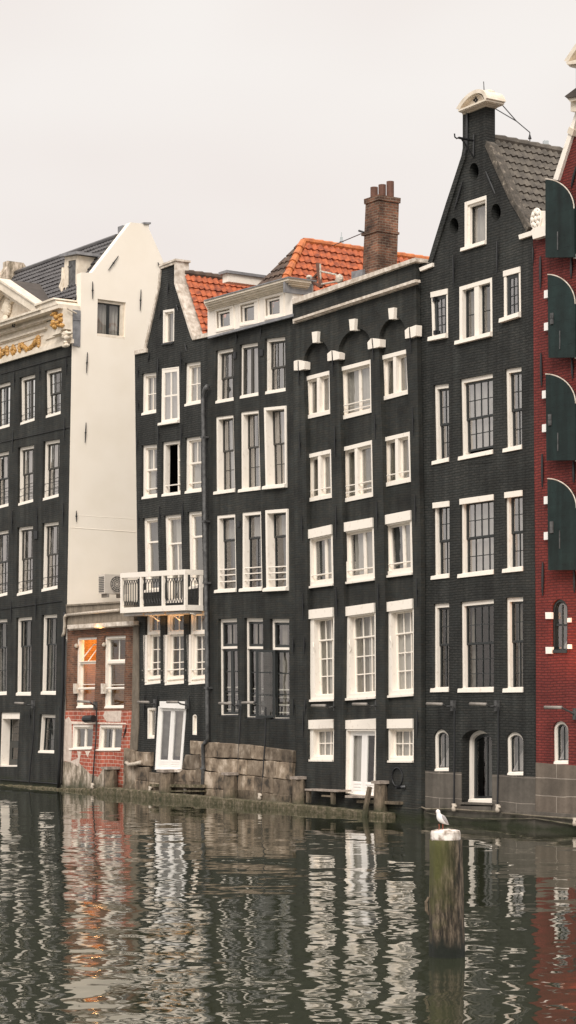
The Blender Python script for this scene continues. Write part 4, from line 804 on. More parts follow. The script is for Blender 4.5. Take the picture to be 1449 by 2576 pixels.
m = MB(); m.prism(P(D(590, 480, 1170, 320, 1170, 400, 590, 560)), 0.3, 7.0); m.build('flat_roof', 'felt', b4)
# roof hatch
m = MB(); a = pix3(*D(682, 150)[0], 0.9); hx = 0.3
m.hexa([(a.x, 0.9, a.z - 0.24), (a.x + hx, 0.9, a.z - 0.24), (a.x + hx, 2.6, a.z - 0.24), (a.x, 2.6, a.z - 0.24)], [(a.x, 0.9, a.z), (a.x + hx, 0.9, a.z), (a.x + hx, 2.6, a.z + 0.0), (a.x, 2.6, a.z + 0.0)])
hb = m.build('roof_hatch', 'white', b4); m = MB(); m.hexa([(a.x - 0.07, 0.8, a.z + 0.0), (a.x + hx + 0.07, 0.8, a.z + 0.0), (a.x + hx + 0.07, 2.7, a.z + 0.0), (a.x - 0.07, 2.7, a.z + 0.0)], [(a.x - 0.07, 0.8, a.z + 0.08), (a.x + hx + 0.07, 0.8, a.z + 0.08), (a.x + hx + 0.07, 2.7, a.z + 0.08), (a.x - 0.07, 2.7, a.z + 0.08)]); m.build('hatch_cover', 'lead', hb)
plinth(b4, [(G(545, 940, 905, 965, 905, 1065, 545, 1050), 1, 0.9), (G(905, 965, 1205, 1008, 1205, 1090, 905, 1065), 1, 0.9), (G(545, 1052, 1205, 1092, 1195, 1215, 545, 1145), 1, 0.85), (G(545, 1148, 1195, 1218, 1190, 1385, 545, 1345), 2, 0.9), (G(470, 935, 545, 940, 545, 1035, 468, 1030), 1, 2)])
anchors(b4, [tuple(x) for x in (D(778, 545, 780, 640), D(953, 508, 951, 600), G(1185, 195, 1184, 318), G(1185, 635, 1187, 752))])
for q in (D(757, 700, 775, 697, 775, 745, 757, 747), D(945, 682, 968, 680, 968, 725, 945, 727), E(785, 640, 803, 638, 803, 676, 785, 678)):
    slab(b4, 'vent_grille', q, -0.03, 0.01, 'iron')
# ============================================================ 5. house with three arched bays
p = pix(900, 2030, -0.15); b5 = thing('canal_house', (p.x, -0.15, 0), 'black house with three tall arched recesses, white keystones, orange roof and brick chimney', 'house', HG)
F5 = -0.15
o5 = H(275, 345, 1152, 45) + [(1047.5, 800), (1053, 1100), (1059, 1400), (1060, BOT), (748, BOT), (746, 1900), (742, 1500), (738, 1100)]
def bay(le, re, apex, spl, spr, bl, br):
    """left edge line, right edge line, arch from left spring over apex to right spring"""
    pts = [bl] + le[::-1] + [spl]; n = 12
    S0, S1, AP = Vector(spl), Vector(spr), Vector(apex); mid = (S0 + S1) / 2; up = AP - mid; half = (S1 - S0) / 2
    for i in range(1, n): th = math.pi * i / n; q = mid - half * math.cos(th) + up * math.sin(th); pts.append((q.x, q.y))
    return pts + [spr] + re + [br]
h1, h2, h3 = H(352, 790)[0], H(603, 690)[0], H(890, 612)[0]
bays = [bay([I(192, 170)[0], J(200, 60)[0]], [I(368, 130)[0], J(391, 60)[0]], H(445, 622)[0], H(352, 790)[0], H(535, 735)[0], J(197, 1090)[0], J(388, 1088)[0]),
        bay([I(440, 120)[0], J(463, 30)[0]], [I(660, 60)[0], J(686, 30)[0]], H(718, 536)[0], H(601, 700)[0], H(829, 640)[0], J(450, 1330)[0], J(690, 1345)[0]),
        bay([I(733, 50)[0], J(757, 10)[0]], [I(930, 10)[0], J(958, 10)[0]], H(985, 455)[0], H(890, 620)[0], H(1078, 560)[0], J(757, 1100)[0], J(958, 1098)[0])]
wall(b5, o5, [P(b, F5) for b in bays], 'black', F5, 0.13)
R5 = -0.02
r5 = [H(370, 878, 552, 831, 554, 1139, 370, 1180), H(613, 812, 842, 753, 848, 1129, 620, 1185), H(907, 730, 1103, 679, 1112, 996, 906, 1050),
      I(197, 165, 377, 125, 384, 469, 196, 503), I(445, 115, 670, 60, 677, 461, 448, 507), I(740, 45, 936, 0, 947, 355, 738, 397),
      I(208, 705, 387, 665, 395, 1095, 215, 1117), I(456, 655, 681, 615, 690, 1058, 470, 1087), I(741, 603, 952, 562, 960, 1017, 762, 1042),
      qd(I, (217, 1275, 397, 1255), J, (403, 649, 230, 656)), qd(I, (468, 1255, 692, 1223), J, (697, 632, 478, 647)), qd(I, (763, 1222, 965, 1193), J, (970, 613, 775, 628)),
      J(217, 790, 403, 782, 392, 1083, 220, 1082), J(462, 850, 698, 850, 684, 1332, 453, 1312), J(760, 783, 969, 779, 964, 1090, 760, 1090)]
fullb = [(741, 760), (744, 1500), (748, 1900), (751, BOT), (1056, BOT), (1055, 1400), (1049, 1100), (1044, 690)]
wall(b5, fullb, [P(q, R5) for q in r5], 'black', R5, 0.27, name='recess_wall')
body(b5, H(282, 360, 1148, 60) + [(1056, 1400), (1057, BOT), (749, BOT), (740, 1100)], 0.25, 8.0, 'black_side', yp=F5)
for i, q in enumerate(r5):
    row, c = divmod(i, 3); Q = P(q, R5); big = c == 1
    kw = dict(fy=R5 - 0.03, fw=(0.11, 0.10, 0.10, 0.12), sy=R5 + 0.10, scol='white', sw=0.035, mw=0.028, sill=False, curd=0.1, glass='glass')
    if row in (0, 1):
        kw.update(fw=(0.10, 0.07, 0.10, 0.09), sw=0.05, cur=[('net', 0, 1, 0, 1)] if (row == 0 and big) else [('drape', 0, 1, 0, 1)])
        kw['lights'] = ((0, 0.46, 0, 1, 1, 1), (0.54, 1, 0, 1, 1, 1)) if not big else ((0, 0.52, 0, 1, 1, 1), (0.52, 1.0, 0, 1, 1, 1))
        if row == 1 and big: kw['lights'] = ((0, 0.42, 0, 1, 1, 1), (0.50, 1.0, 0, 1, 1, 1))
        if row == 0 and big: kw['rail'] = ('in', (0.78, 0.92), 'white', 0.016)
        if row == 1: kw['rail'] = ('in', (0.83,) if not big else (0.75, 0.89), 'white', 0.016)
    elif row == 2: kw.update(fw=(0.27, 0.09, 0.16, 0.12), lights=((0, 0.56, 0, 1, 1, 1), (0.56, 1, 0, 1, 1, 1)), sw=0.05, cur=[('greydrape', 0, 0.4, 0, 1), ('net', 0.4, 1, 0, 1)] if not big else [('net', 0.12, 1, 0, 1)], rail=('in', (0.85,), 'white', 0.018))
    elif row == 3: kw.update(fw=(0.27, 0.05, 0.16, 0.22), sy=R5 + 0.13, lights=((0, 1, 0, 0.28, 3, 1), (0, 1, 0.27, 1, 3, 3, 0.02)), cur=[('net', 0, 1, 0, 1)] if c == 2 else [('drape', 0, 0.45, 0, 1), ('net', 0.45, 1, 0, 1)], glass='glass_dark')
    else:
        if big: kw.update(fw=(0.06, 0.05, 0.02, 0.17), sy=R5 + 0.08, scol='bright', lights=((0, 0.52, 0, 1, 1, 1, 0, 0.12), (0.52, 1.05, 0, 1, 1, 1, 0, 0.12)), cur=[('net', 0.05, 0.5, 0, 0.85)], name='garden_door', glass='glass_dark')
        else: kw.update(fw=(0.27, 0.05, 0.12, 0.20), sy=R5 + 0.12, lights=((0, 1, 0, 1, 3, 2),), cur=[('net', 0, 1, 0, 1)], glass='glass_dark', sw=0.05)
    wn = win(b5, Q, **kw)
    Ht = (Q[3] - Q[0]).length
    if row in (0, 1) and not (big and row == 0):     # wide mullion
        IQ = inset(Q, list(kw['fw'])); x0, x1 = (0.44, 0.56) if not big else (0.41, 0.51); m = MB(); m.prism(rp(IQ, x0, x1, -0.02, 1.02), R5 - 0.02, R5 + 0.14); m.build('mullion', 'white', wn)
    if row >= 2 and not (row == 4 and big):
        m = MB(); m.prism(rp(Q, -0.015, 1.0, -0.004, 0.235 / Ht), R5 - 0.09, R5 - 0.01); m.build('lintel', 'white', wn)
        m = MB(); t_ = Q[2] - Q[3]; m.prism(rp(Q, -0.01, 1.0, 1 - 0.05 / Ht, 1.004), R5 - 0.08, R5 - 0.01); m.build('sill', 'white', wn)
    if row == 4 and big:
        m = MB()
        for a0, a1 in ((0.2, 0.53), (0.57, 0.93)):
            m.prism(rp(Q, a0, a1, 0.80, 0.95), R5 + 0.085, R5 + 0.12)
            for k_ in range(3): m.prism(rp(Q, a0 + 0.05, a1 - 0.04, 0.82 + 0.045 * k_, 0.845 + 0.045 * k_), R5 + 0.07, R5 + 0.1)
        m.build('door_panels', 'bright', wn)
        m = MB(); m.prism(P(J(462, 790, 698, 776, 698, 852, 462, 852), R5 - 0.06), R5 - 0.06, R5 + 0.1); m.build('lintel', 'white', wn)
    if row == 3:
        a = bil(Q, 0.16, 0.36); m = MB(); m.tube([Vector((a.x + 0.06 * math.sin(t * 0.5), R5 - 0.04 - 0.02 * math.sin(t), a.y - 0.05 * t)) for t in range(7)], 0.018, 6); m.build('bell_wire', 'white', wn)
slab(b5, 'parapet_cap', H(272, 322, 1150, 25, 1150, 52, 274, 358), F5 - 0.12, 0.55, 'oldwhite')
slab(b5, 'string_course', H(276, 466, 1150, 180, 1153, 200, 276, 482), F5 - 0.16, F5, 'oldwhite')
slab(b5, 'string_course', H(277, 481, 1153, 198, 1152, 213, 278, 497), F5 - 0.09, F5, 'oldwhite')
for q in (H(412, 557, 452, 551, 447, 630, 418, 634), H(677, 467, 719, 461, 714, 543, 684, 547), H(956, 388, 999, 381, 995, 462, 963, 466)):
    slab(b5, 'keystone', q, F5 - 0.10, F5 + 0.1, 'white')
for (l, mdl, r) in (((284, 764, 284, 830), (310, 756, 312, 830), (367, 768, 366, 820)), ((522, 712, 524, 764), (552, 688, 556, 758), (614, 704, 612, 748)), ((809, 630, 812, 680), (838, 600, 845, 672), (904, 606, 903, 660)), ((1075, 545, 1078, 604), (1104, 522, 1110, 598), (1162, 506, 1160, 582))):
    w_ = r[0] - mdl[0]
    slab(b5, 'impost_block', H(l[0], l[1], mdl[0] - 2, mdl[1], mdl[2] - 2, mdl[3], l[2], l[3]), F5 - 0.06, F5 + 0.11, 'white')
    slab(b5, 'impost_block', H(mdl[0] + 8, mdl[1], r[0] - 6, r[1], r[2] - 6, r[3], mdl[2] + 8, mdl[3]), F5 - 0.09, F5 + 0.10, 'white')
anchors(b5, [tuple(x) for x in (H(316, 765, 320, 935), H(556, 690, 563, 870), H(842, 602, 853, 775), H(1108, 525, 1120, 705), H(322, 1272, 328, 1449), H(575, 1225, 576, 1449), H(860, 1138, 866, 1325), H(1130, 1090, 1136, 1295), I(158, 600, 165, 780), I(403, 530, 405, 765), I(693, 500, 698, 692), I(966, 450, 970, 655), I(165, 1150, 170, 1345), I(405, 1105, 410, 1320), I(703, 1080, 706, 1270), I(978, 1045, 981, 1250), J(176, 195, 178, 315), J(186, 635, 180, 755), J(168, 720, 168, 910), J(983, 720, 982, 915))], y=F5 - 0.035)
# roof behind
ya = 2.5; ap = pix3(*S(40, 785)[0], ya); hz, hw, hp = 2.8, 1.47, 2.33
sd_ = Vector((hw, 0, -hz)); Ls = sd_.length
tiles(b5, 'roof', ap + Vector((0, -hp, 0)), (0, 1, 0), 11.5, sd_, Ls, 0.215, 0.27, 'tile_orange', clip=lambda a, d: a > hp * (1 - d / Ls), amp=0.05, lift=0.05)
m = MB(); l_ = Vector((-hw, 0, -hz)); m.add([ap, ap + Vector((0, 9, 0)), ap + Vector((0, 9, 0)) + l_, ap + l_ + Vector((0, -hp, 0))], [(0, 1, 2, 3)]); m.build('left_roof_slope', 'tile_dark', b5)
fd = Vector((0, -hp, -hz)); Lf = fd.length
tiles(b5, 'hip_roof', ap + Vector((-hw, 0, 0)), (1, 0, 0), 2 * hw, fd, Lf, 0.24, 0.30, 'tile_dark', clip=lambda a, d: abs(a - hw) < hw * d / Lf + 0.05, amp=0.05, lift=0.05)
m = MB(); hd = Vector((hw, -hp, -hz)); n = int(hd.length / 0.33)
for i in range(n): a = ap + hd * (i / n); m.tube([a, a + hd / n * 1.05], [0.10, 0.135], 10)
for i in range(int(9 / 0.34)): a = ap + Vector((0, i * 0.34, 0.02)); m.tube([a, a + Vector((0, 0.36, 0))], [0.09, 0.115], 8)
m.build('hip_ridge', 'tile_ridge', b5)
# chimney
cy = 1.3
def lvl(uc, ul, v, wy): c0 = pix3(*S(uc, v)[0], cy); c1 = pix3(*S(ul, v)[0], cy); return [(c1.x, cy, c0.z), (c0.x, cy, c0.z), (c0.x, cy + wy, c0.z), (c1.x, cy + wy, c0.z)]
def grow(q, g): return [(q[0][0] - g, q[0][1] - g, q[0][2]), (q[1][0] + g, q[1][1] - g, q[1][2]), (q[2][0] + g, q[2][1] + g, q[2][2]), (q[3][0] - g, q[3][1] + g, q[3][2])]
top = lvl(905, 752, 300, 0.68); bot_ = lvl(865, 690, 1300, 0.66); low = [(x, y_, z - 1.0) for x, y_, z in bot_]
m = MB(); m.hexa(low, top); ch = m.build('chimney', 'chimney', b5)
t2 = lvl(905, 752, 310, 0.68); t3 = [(x, y_, z + 0.14) for x, y_, z in t2]; m = MB(); m.hexa(grow(t2, 0.03), grow(t3, 0.035)); m.build('chimney_cap', 'chimney', ch)
mid = lvl(890, 722, 670, 0.68); m = MB(); m.hexa(grow(mid, 0.035), grow([(x, y_, z + 0.06) for x, y_, z in mid], 0.035)); m.build('chimney_band', 'chimney', ch)
for (sx, wy, hh) in ((0.12, 0.20, 0.32), (0.27, 0.36, 0.38), (0.42, 0.52, 0.46)):
    m = MB(); x0 = t3[0][0] + sx; m.tube([(x0, cy + wy, t3[0][2] - 0.05), (x0, cy + wy, t3[0][2] + hh)], 0.105, 12); m.build('chimney_pot', 'pot', ch)
m = MB(); m.tube([pix3(*S(676, 662)[0], cy), pix3(*S(735, 682)[0], cy)], 0.03, 6); m.tube([pix3(*S(735, 682)[0], cy), pix3(*S(370, 835)[0], 3.2)], 0.014, 5); m.build('stay_rod', 'iron', ch)
# junk on the roof: mast with brackets
p = pix3(*S(140, 1345)[0], 1.0)
an = thing('roof_aerial', tuple(p), 'rusty aerial mast with pale arms standing on the orange roof edge', 'aerial')
m = MB(); m.tube([p + Vector((0, 0, -0.4)), pix3(*S(135, 1190)[0], 1.0)], 0.05, 8); m.build('pole', 'lamp', an)
m = MB()
for pts, r in ((S(245, 1310, 225, 1180, 205, 1035), 0.06), (S(130, 1225, 180, 1265, 240, 1305), 0.05), (S(160, 1200, 200, 1160), 0.05), (S(110, 1240, 185, 1225), 0.07)):
    m.tube([pix3(*x, 1.0) for x in pts], r, 6)
m.build('bracket', 'pot', an)
m = MB()
for pts in (S(215, 1120, 420, 1165), S(240, 1275, 420, 1240), S(420, 1165, 420, 1245), S(235, 1040, 240, 1280)): m.tube([pix3(*x, 1.0) for x in pts], 0.026, 6)
m.build('arm', 'pipewhite', an)
m = MB(); m.ball(pix3(*S(452, 1212)[0], 1.0), (0.14, 0.1, 0.13), 10, 7, 0.1); m.ball(pix3(*S(105, 1192)[0], 1.0), (0.10, 0.08, 0.06), 10, 7, 0.1); m.build('receiver', 'pipewhite', an)
m = MB(); q = pix3(*S(590, 1130)[0], 1.2); m.hexa([(q.x, 1.2, q.z - 0.5), (q.x + 0.5, 1.2, q.z - 0.5), (q.x + 0.5, 2.0, q.z - 0.5), (q.x, 2.0, q.z - 0.5)], [(q.x, 1.2, q.z), (q.x + 0.5, 1.2, q.z - 0.02), (q.x + 0.5, 2.0, q.z + 0.1), (q.x, 2.0, q.z + 0.1)]); m.build('roof_box', 'lead', b5)
# ============================================================ 6. tall black gabled house
p = pix(1200, 2070); b6 = thing('canal_house', (p.x, 0, 0), 'tallest black gabled house with round holes, cream arched pediment and grey tiled roof', 'house', HG)
o6 = [(1059, 1100), (1054, 700)] + Lc(170, 715, 270, 690, 300, 540, 345, 380) + K(395, 1440, 470, 1210, 545, 1030, 525, 1000, 525, 720, 712, 650, 712, 940) + K(800, 1160, 925, 1449) + Lc(985, 290, 1035, 420, 1100, 445) + [(1343, 1100), (1347, 1600), (1348, BOT), (1061, BOT), (1060, 1400)]
r6 = [Lc(272, 935, 404, 905, 406, 1305, 283, 1330), Lc(498, 890, 764, 812, 768, 1292, 500, 1358), Lc(864, 762, 996, 726, 1001, 1135, 866, 1178),
      M(287, 242, 411, 226, 414, 864, 300, 888), M(503, 193, 770, 142, 773, 802, 515, 852), M(869, 110, 1004, 89, 1009, 762, 880, 787),
      qd(M, (286, 1203, 417, 1187), Nn, (418, 570, 292, 584)), qd(M, (506, 1172, 776, 1134), Nn, (779, 540, 510, 570)), qd(M, (871, 1118, 1012, 1099), Nn, (1018, 514, 876, 528)),
      qd(Nn, (288, 783, 415, 773), O, (413, 257, 288, 260)), qd(Nn, (507, 768, 778, 742), O, (779, 259, 512, 262)), qd(Nn, (876, 732, 1017, 724), O, (1019, 260, 880, 262))]
at6 = Lc(541, 200, 719, 142, 719, 542, 541, 597)
gq = [O(286, 560, 412, 566, 412, 903, 290, 903), O(515, 563, 762, 570, 764, 1166, 512, 1166), O(877, 580, 1018, 590, 1019, 937, 882, 937)]
ga = [archpoly(P(q), s_) for q, s_ in zip(gq, (0.22, 0.16, 0.20))]
def oval(c, rx, ry, n=20): return [pix(c[0] + rx * math.cos(2 * math.pi * i / n), c[1] + ry * math.sin(2 * math.pi * i / n)) for i in range(n)]
hol = [oval(K(618, 1190)[0], 11.8, 21.5), oval(Lc(797, 280)[0], 12, 21.5), oval(Lc(455, 395)[0], 11.3, 21)]
wall(b6, o6, [P(q) for q in r6] + [P(at6)] + ga + hol, 'black_rough')
body(b6, Lc(180, 720, 270, 690) + K(560, 1060, 600, 1040, 660, 1100, 830, 1449) + Lc(960, 430, 1095, 475) + [(1346, 1600), (1346, BOT), (1062, BOT), (1062, 1400)], 0.3, 9.0, 'black_side')
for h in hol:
    m = MB(); m.prism(inset(h, -0.03), 0.25, 0.28); m.build('hole_darkness_disc', 'hole', b6)  # added black disc paints the darkness inside each open round hole
L43 = ((0, 1, 0, 0.5, 4, 2), (0, 1, 0.48, 1, 4, 2, 0.03)); L23 = ((0, 1, 0, 0.5, 2, 2), (0, 1, 0.48, 1, 2, 2, 0.03))
for i, q in enumerate(r6):
    row, c = divmod(i, 3); Q = P(q); big = c == 1
    kw = dict(fy=0.055, fw=(0.10, 0.05, 0.05, 0.07), sy=0.13, scol='dark', sw=0.05, mw=0.020, sillh=0.10, silll=0.10, sillout=0.09, glass='glass_bright')
    kw['lights'] = L43 if big else L23
    if row == 0:
        if big: kw.update(fy=0.0, fw=(0.10, 0.07, 0.06, 0.11), sy=0.12, lights=((0, 0.44, 0, 1, 1, 2), (0.56, 1, 0, 1, 1, 2)), cur=[('drape', 0, 0.44, 0, 1), ('greydrape', 0.5, 1, 0.0, 1)], glass='glass')
        else: kw.update(fy=-0.01, fw=(0.12, 0.05, 0.06, 0.08), sy=0.02, sw=0.09, lights=((0, 1, 0, 1, 2, 4),), sillh=0.11)
    elif row == 1: kw.update(cur=[('net', 0, 1, 0.0, 1)] if big else [('net', 0.25, 1, 0, 0.5), ('drape', 0.1, 0.5, 0.5, 1)])
    elif row == 2: kw.update(cur=[('net', 0, 1, 0, 1)] if big else [('net', 0.1, 1, 0, 1)])
    else: kw.update(cur=[('drape', 0, 0.18, 0, 1)] if big else [('drape', 0.15, 0.4, 0, 1)], glass='glass_dark', lights=((0, 1, 0, 0.46, 4 if big else 2, 2), (0, 1, 0.44, 1, 4 if big else 2, 3, 0.03)))
    if row == 1 and big: kw['lights'] = ((0, 1, 0, 0.5, 4, 2), (0, 1, 0.47, 0.92, 4, 2, 0.03)); kw['cur'] = [('net', 0, 1, 0, 0.9)]
    wn = win(b6, Q, **kw)
    if row == 0 and big:
        IQ = inset(Q, list(kw['fw'])); m = MB(); m.prism(rp(IQ, 0.42, 0.58, -0.02, 1.02), 0.012, 0.16); m.build('mullion', 'white', wn)
    if row == 0 and not big:
        m = MB()
        for f_ in (0.16, 0.84):
            a = bil(Q, 0.05, f_); 
            if c == 0: m = MB(); m.box((a.x + 0.04, -0.04, a.y - 0.05), (a.x + 0.12, 0.03, a.y + 0.05)); m.build('hinge', 'iron', wn)
    if (row == 0 and not big) or row == 2:
        m = MB(); hh = 0.13 / (Q[3] - Q[0]).length; m.prism(rp(Q, -0.02 if row == 0 else 0.0, 1.01, -0.004, hh), -0.03, 0.06); m.build('lintel', 'white', wn)
win(b6, P(at6), fy=0.0, fw=(0.09, 0.035, 0.08, 0.10), sy=0.14, scol='brownsash', lights=((0, 1, 0, 1, 1, 1),), cur=[('net', 0, 1, 0, 1)], glass='glass', sillh=0.09, silll=0.09)
m = MB(); I6 = inset(P(at6), [.09, .035, .08, .10]); m.ring(inset(I6, -0.002), inset(I6, 0.05), 0.05, 0.12); m.build('inner_frame', 'white', b6)
for i, (q, s_) in enumerate(zip(gq, (0.22, 0.16, 0.20))):
    if i == 1:
        dn = win(b6, P(q), fy=0.26, fw=0.09, sy=0.34, scol='dark', arch=s_, sw=0.08, mw=0.05, lights=((0, 1, 0, 1, 2, 1),), cur=[('greydrape', 0.3, 0.75, 0.12, 1)], glass='glass_dark', name='door', sillh=0.09, sillout=0.04, sillmat='white')
        m = MB(); Q = P(O(500, 1158, 766, 1168, 764, 1182, 498, 1172), -0.08); m.prism(Q, -0.08, 0.28); m.build('door_step', 'slab', b6)
    else:
        wn = win(b6, P(q), fy=0.06, fw=0.07, sy=0.11, scol='dark', arch=s_, sw=0.035, cur=[('greydrape', 0, 1, 0.15, 1)], glass='glass', sillh=0.06, silll=0, sillout=0.04)
        Q = P(q); m = MB(); a, c_ = bil(Q, 0.78, 0.20), bil(Q, 0.20, 0.90)
        m.tube([Vector((a.x, 0.30, a.y)), Vector((c_.x, 0.14, c_.y))], 0.03, 5)
        a2 = bil(Q, 0.98, 0.30); m.add([Vector((a.x + .03, 0.30, a.y)), Vector((c_.x + .04, 0.14, c_.y)), Vector((bil(Q, 1.02, 0.9).x, 0.14, c_.y)), Vector((a2.x, 0.30, a2.y))], [(0, 1, 2, 3)])
        m.build('tilted_pane', 'dark' if False else 'gull_grey', wn)
slab(b6, 'shoulder_stone', Lc(168, 735, 275, 692, 275, 722, 178, 762), -0.07, 0.32, 'white')
slab(b6, 'shoulder_stone', Lc(980, 465, 1088, 430, 1088, 468, 985, 502), -0.07, 0.32, 'white')
# gable rim
slab(b6, 'gable_coping', Lc(240, 690, 290, 520) + K(388, 1449, 470, 1200, 515, 1060, 525, 1000, 552, 1010, 545, 1075, 500, 1210, 425, 1449) + Lc(330, 520, 275, 690), -0.05, 0.35, 'black_rough')
slab(b6, 'gable_coping', K(712, 940, 745, 965, 850, 1200, 955, 1449) + Lc(1010, 290, 1065, 400, 1040, 440, 985, 320) + K(915, 1449, 800, 1200, 706, 985), -0.03, 0.24, 'rimstone')
m = MB(); q = [Lc(1, 1)[0]]; m.tube([pix3(*x, -0.03) for x in K(563, 715, 558, 1000, 540, 1060)], 0.035, 6); m.build('pipe', 'iron', b6)
pb = P(K(487, 690, 712, 600, 722, 640, 522, 725), -0.2); 
for i, (px, y_) in enumerate(((K(486, 688, 712, 598, 712, 612, 489, 702), -0.24), (K(489, 702, 712, 612, 712, 624, 500, 710), -0.2), (K(500, 708, 712, 622, 712, 640, 518, 715), -0.12), (K(518, 712, 712, 640, 712, 654, 524, 728), -0.06))):
    slab(b6, 'pediment_base', px, y_, 0.30 - y_ * 0.2, 'cornice')
def arcpts(x0, y0, xa, ya, x1, y1, n=14):
    S0, S1, AP = Vector((x0, y0)), Vector((x1, y1)), Vector((xa, ya)); mid = (S0 + S1) / 2; up = AP - mid; half = (S1 - S0) / 2; r_ = []
    for i in range(n + 1):
        th = math.pi * (0.14 + 0.72 * i / n); q = mid - half * math.cos(th) / math.cos(math.pi * 0.14) + up * (math.sin(th) - math.sin(math.pi * 0.14)) / (1 - math.sin(math.pi * 0.14)); r_ += [q.x, q.y]
    return r_
oa = arcpts(470, 680, 622, 526, 722, 590); ib = arcpts(500, 682, 622, 556, 700, 605)
def arcband(y0, y1, oa, ib, name, mat):
    m = MB(); o_, i_ = P(K(*oa), y0), P(K(*ib), y0); m.ring(o_, i_, y0, y1); m.f = [f for k, f in enumerate(m.f)]; return m.build(name, mat, b6)
o_ = P(K(*oa), -0.24); i_ = P(K(*ib), -0.24); m = MB(); n = len(o_)
vs = [FAC(a.x, a.y, -0.24) for a in o_] + [FAC(a.x, a.y, -0.24) for a in i_] + [FAC(a.x, a.y, 0.36) for a in o_] + [FAC(a.x, a.y, 0.36) for a in i_]
fs = [];
for i in range(n - 1): fs += [(i, i + 1, n + i + 1, n + i), (n + i, n + i + 1, 3 * n + i + 1, 3 * n + i), (2 * n + i, 2 * n + i + 1, i + 1, i), (3 * n + i, 3 * n + i + 1, 2 * n + i + 1, 2 * n + i)]
fs += [(0, n, 3 * n, 2 * n), (n - 1, 2 * n - 1, 4 * n - 1, 3 * n - 1)]
m.add(vs, fs); m.build('arched_pediment', 'cornice', b6)
oa2 = arcpts(505, 680, 622, 566, 697, 610); m = MB(); m.prism(P(K(*oa2), -0.1) + P(K(700, 618, 505, 698), -0.1), -0.1, 0.34); m.build('pediment_field', 'cornice', b6)
ib2 = arcpts(520, 682, 622, 574, 690, 612); m = MB(); o2 = P(K(*oa2), -0.17); i2 = P(K(*ib2), -0.17); n = len(o2)
m.add([FAC(a.x, a.y, -0.17) for a in o2] + [FAC(a.x, a.y, -0.17) for a in i2] + [FAC(a.x, a.y, -0.05) for a in o2] + [FAC(a.x, a.y, -0.05) for a in i2], [(i, i + 1, n + i + 1, n + i) for i in range(n - 1)] + [(n + i, n + i + 1, 3 * n + i + 1, 3 * n + i) for i in range(n - 1)])
m.build('pediment_moulding', 'cornice', b6)
m = MB(); c_ = pix3(*K(632, 605)[0], -0.11)
for d_ in ((-.06, 0, 0), (.0, 0, .03), (.05, 0, -.02), (.0, 0, -.05)): m.ball(c_ + Vector(d_), 0.03, 6, 5, 0.1)
m.build('carved_mark', 'iron', b6)
m = MB(); a = pix3(*K(745, 545)[0], 0.3); m.ball(a, (0.10, 0.14, 0.06), 8, 6, 0.1); m.build('ridge_stone', 'cornice', b6)
pipe(b6, 'lightning_rod', K(700, 530, 696, 458), 0.012, 'zinc', 0.2, 5)
# stays and hoist
rp_ = lambda x, y_, d_: pix3(*K(x, y_)[0], d_)
m = MB(); j1 = rp_(965, 782, 2.6); e1 = rp_(1072, 872, 3.9)
m.tube([rp_(812, 608, 0.34), j1, e1], 0.014, 5); m.tube([rp_(778, 672, 0.3), j1], 0.014, 5); m.tube([e1, rp_(1073, 960, 3.9)], 0.014, 5); m.tube([rp_(1072, 885, 3.9), rp_(1073, 925, 3.9)], [0.012, 0.05], 8); m.build('stay_rod', 'iron', b6)
m = MB(); h0 = rp_(617, 940, -0.02); h1_ = Vector((h0.x, -0.50, h0.z)); m.tube([h0, h1_], 0.03, 6); m.tube([rp_(614, 1075, -0.03), Vector((h0.x, -0.42, h0.z))], 0.022, 6); m.tube([rp_(617, 888, -0.03), rp_(613, 1075, -0.03)], 0.025, 6)
m.tube([h1_ + Vector((0, -0.01, 0)), h1_ + Vector((0, -0.06, -0.03)), h1_ + Vector((0, -0.12, 0.0)), h1_ + Vector((0, -0.13, 0.08))], 0.018, 6); m.build('hoist_bracket', 'iron', b6)
# roof
r0 = pix3(*K(772, 925)[0], 0.55); ev = pix3(*Lc(1062, 408)[0], 0.42); ev.y = 0.42; sl6 = Vector((ev.x - r0.x, 0, ev.z - r0.z))
tiles(b6, 'roof', r0, (0, 1, 0), 9.0, sl6, sl6.length + 0.3, 0.19, 0.235, 'tile_grey', amp=0.05, lift=0.042)
m = MB(); l_ = Vector((-sl6.x, 0, sl6.z)); m.add([r0, r0 + Vector((0, 9, 0)), r0 + Vector((0, 9, 0)) + l_, r0 + l_], [(0, 1, 2, 3)]); m.build('left_roof_slope', 'tile_dark', b6)
m = MB()
for i in range(25): a = r0 + Vector((0, i * 0.36, 0.02)); m.tube([a, a + Vector((0, 0.38, 0))], [0.09, 0.12], 8)
m.build('ridge', 'tile_grey', b6)
anchors(b6, [tuple(x) for x in (K(525, 1270, 470, 1449), K(712, 1190, 790, 1375), Lc(447, 632, 450, 890), Lc(805, 515, 805, 772), Lc(525, 30, 455, 268), M(118, 420, 124, 650), M(137, 1135, 141, 1370), Nn(150, 570, 152, 805), O(156, 405, 155, 630), Lc(1097, 560, 1099, 700))], r=0.02)
st6 = [pix(*x) for x in O(187, 897, 1118, 950)]
sl = slab(b6, 'stone_base', O(187, 897, 285, 903, 512, 912, 512, 1230, 187, 1230) , -0.025, 0.0, 'slab')
slab(b6, 'stone_base', O(764, 928, 880, 935, 1018, 942, 1118, 950, 1116, 1235, 764, 1235), -0.025, 0.0, 'slab')
m = MB(); Q = O(187, 1150, 1118, 1200, 1118, 1460, 187, 1400); m.prism(P(O(500, 1186, 768, 1190, 768, 1300, 500, 1300)), -0.05, 0.0); m.prism(P(O(186, 1222, 1118, 1232, 1118, 1460, 186, 1420), -0.07), -0.07, 0.0); m.build('foundation', 'slab', b6)
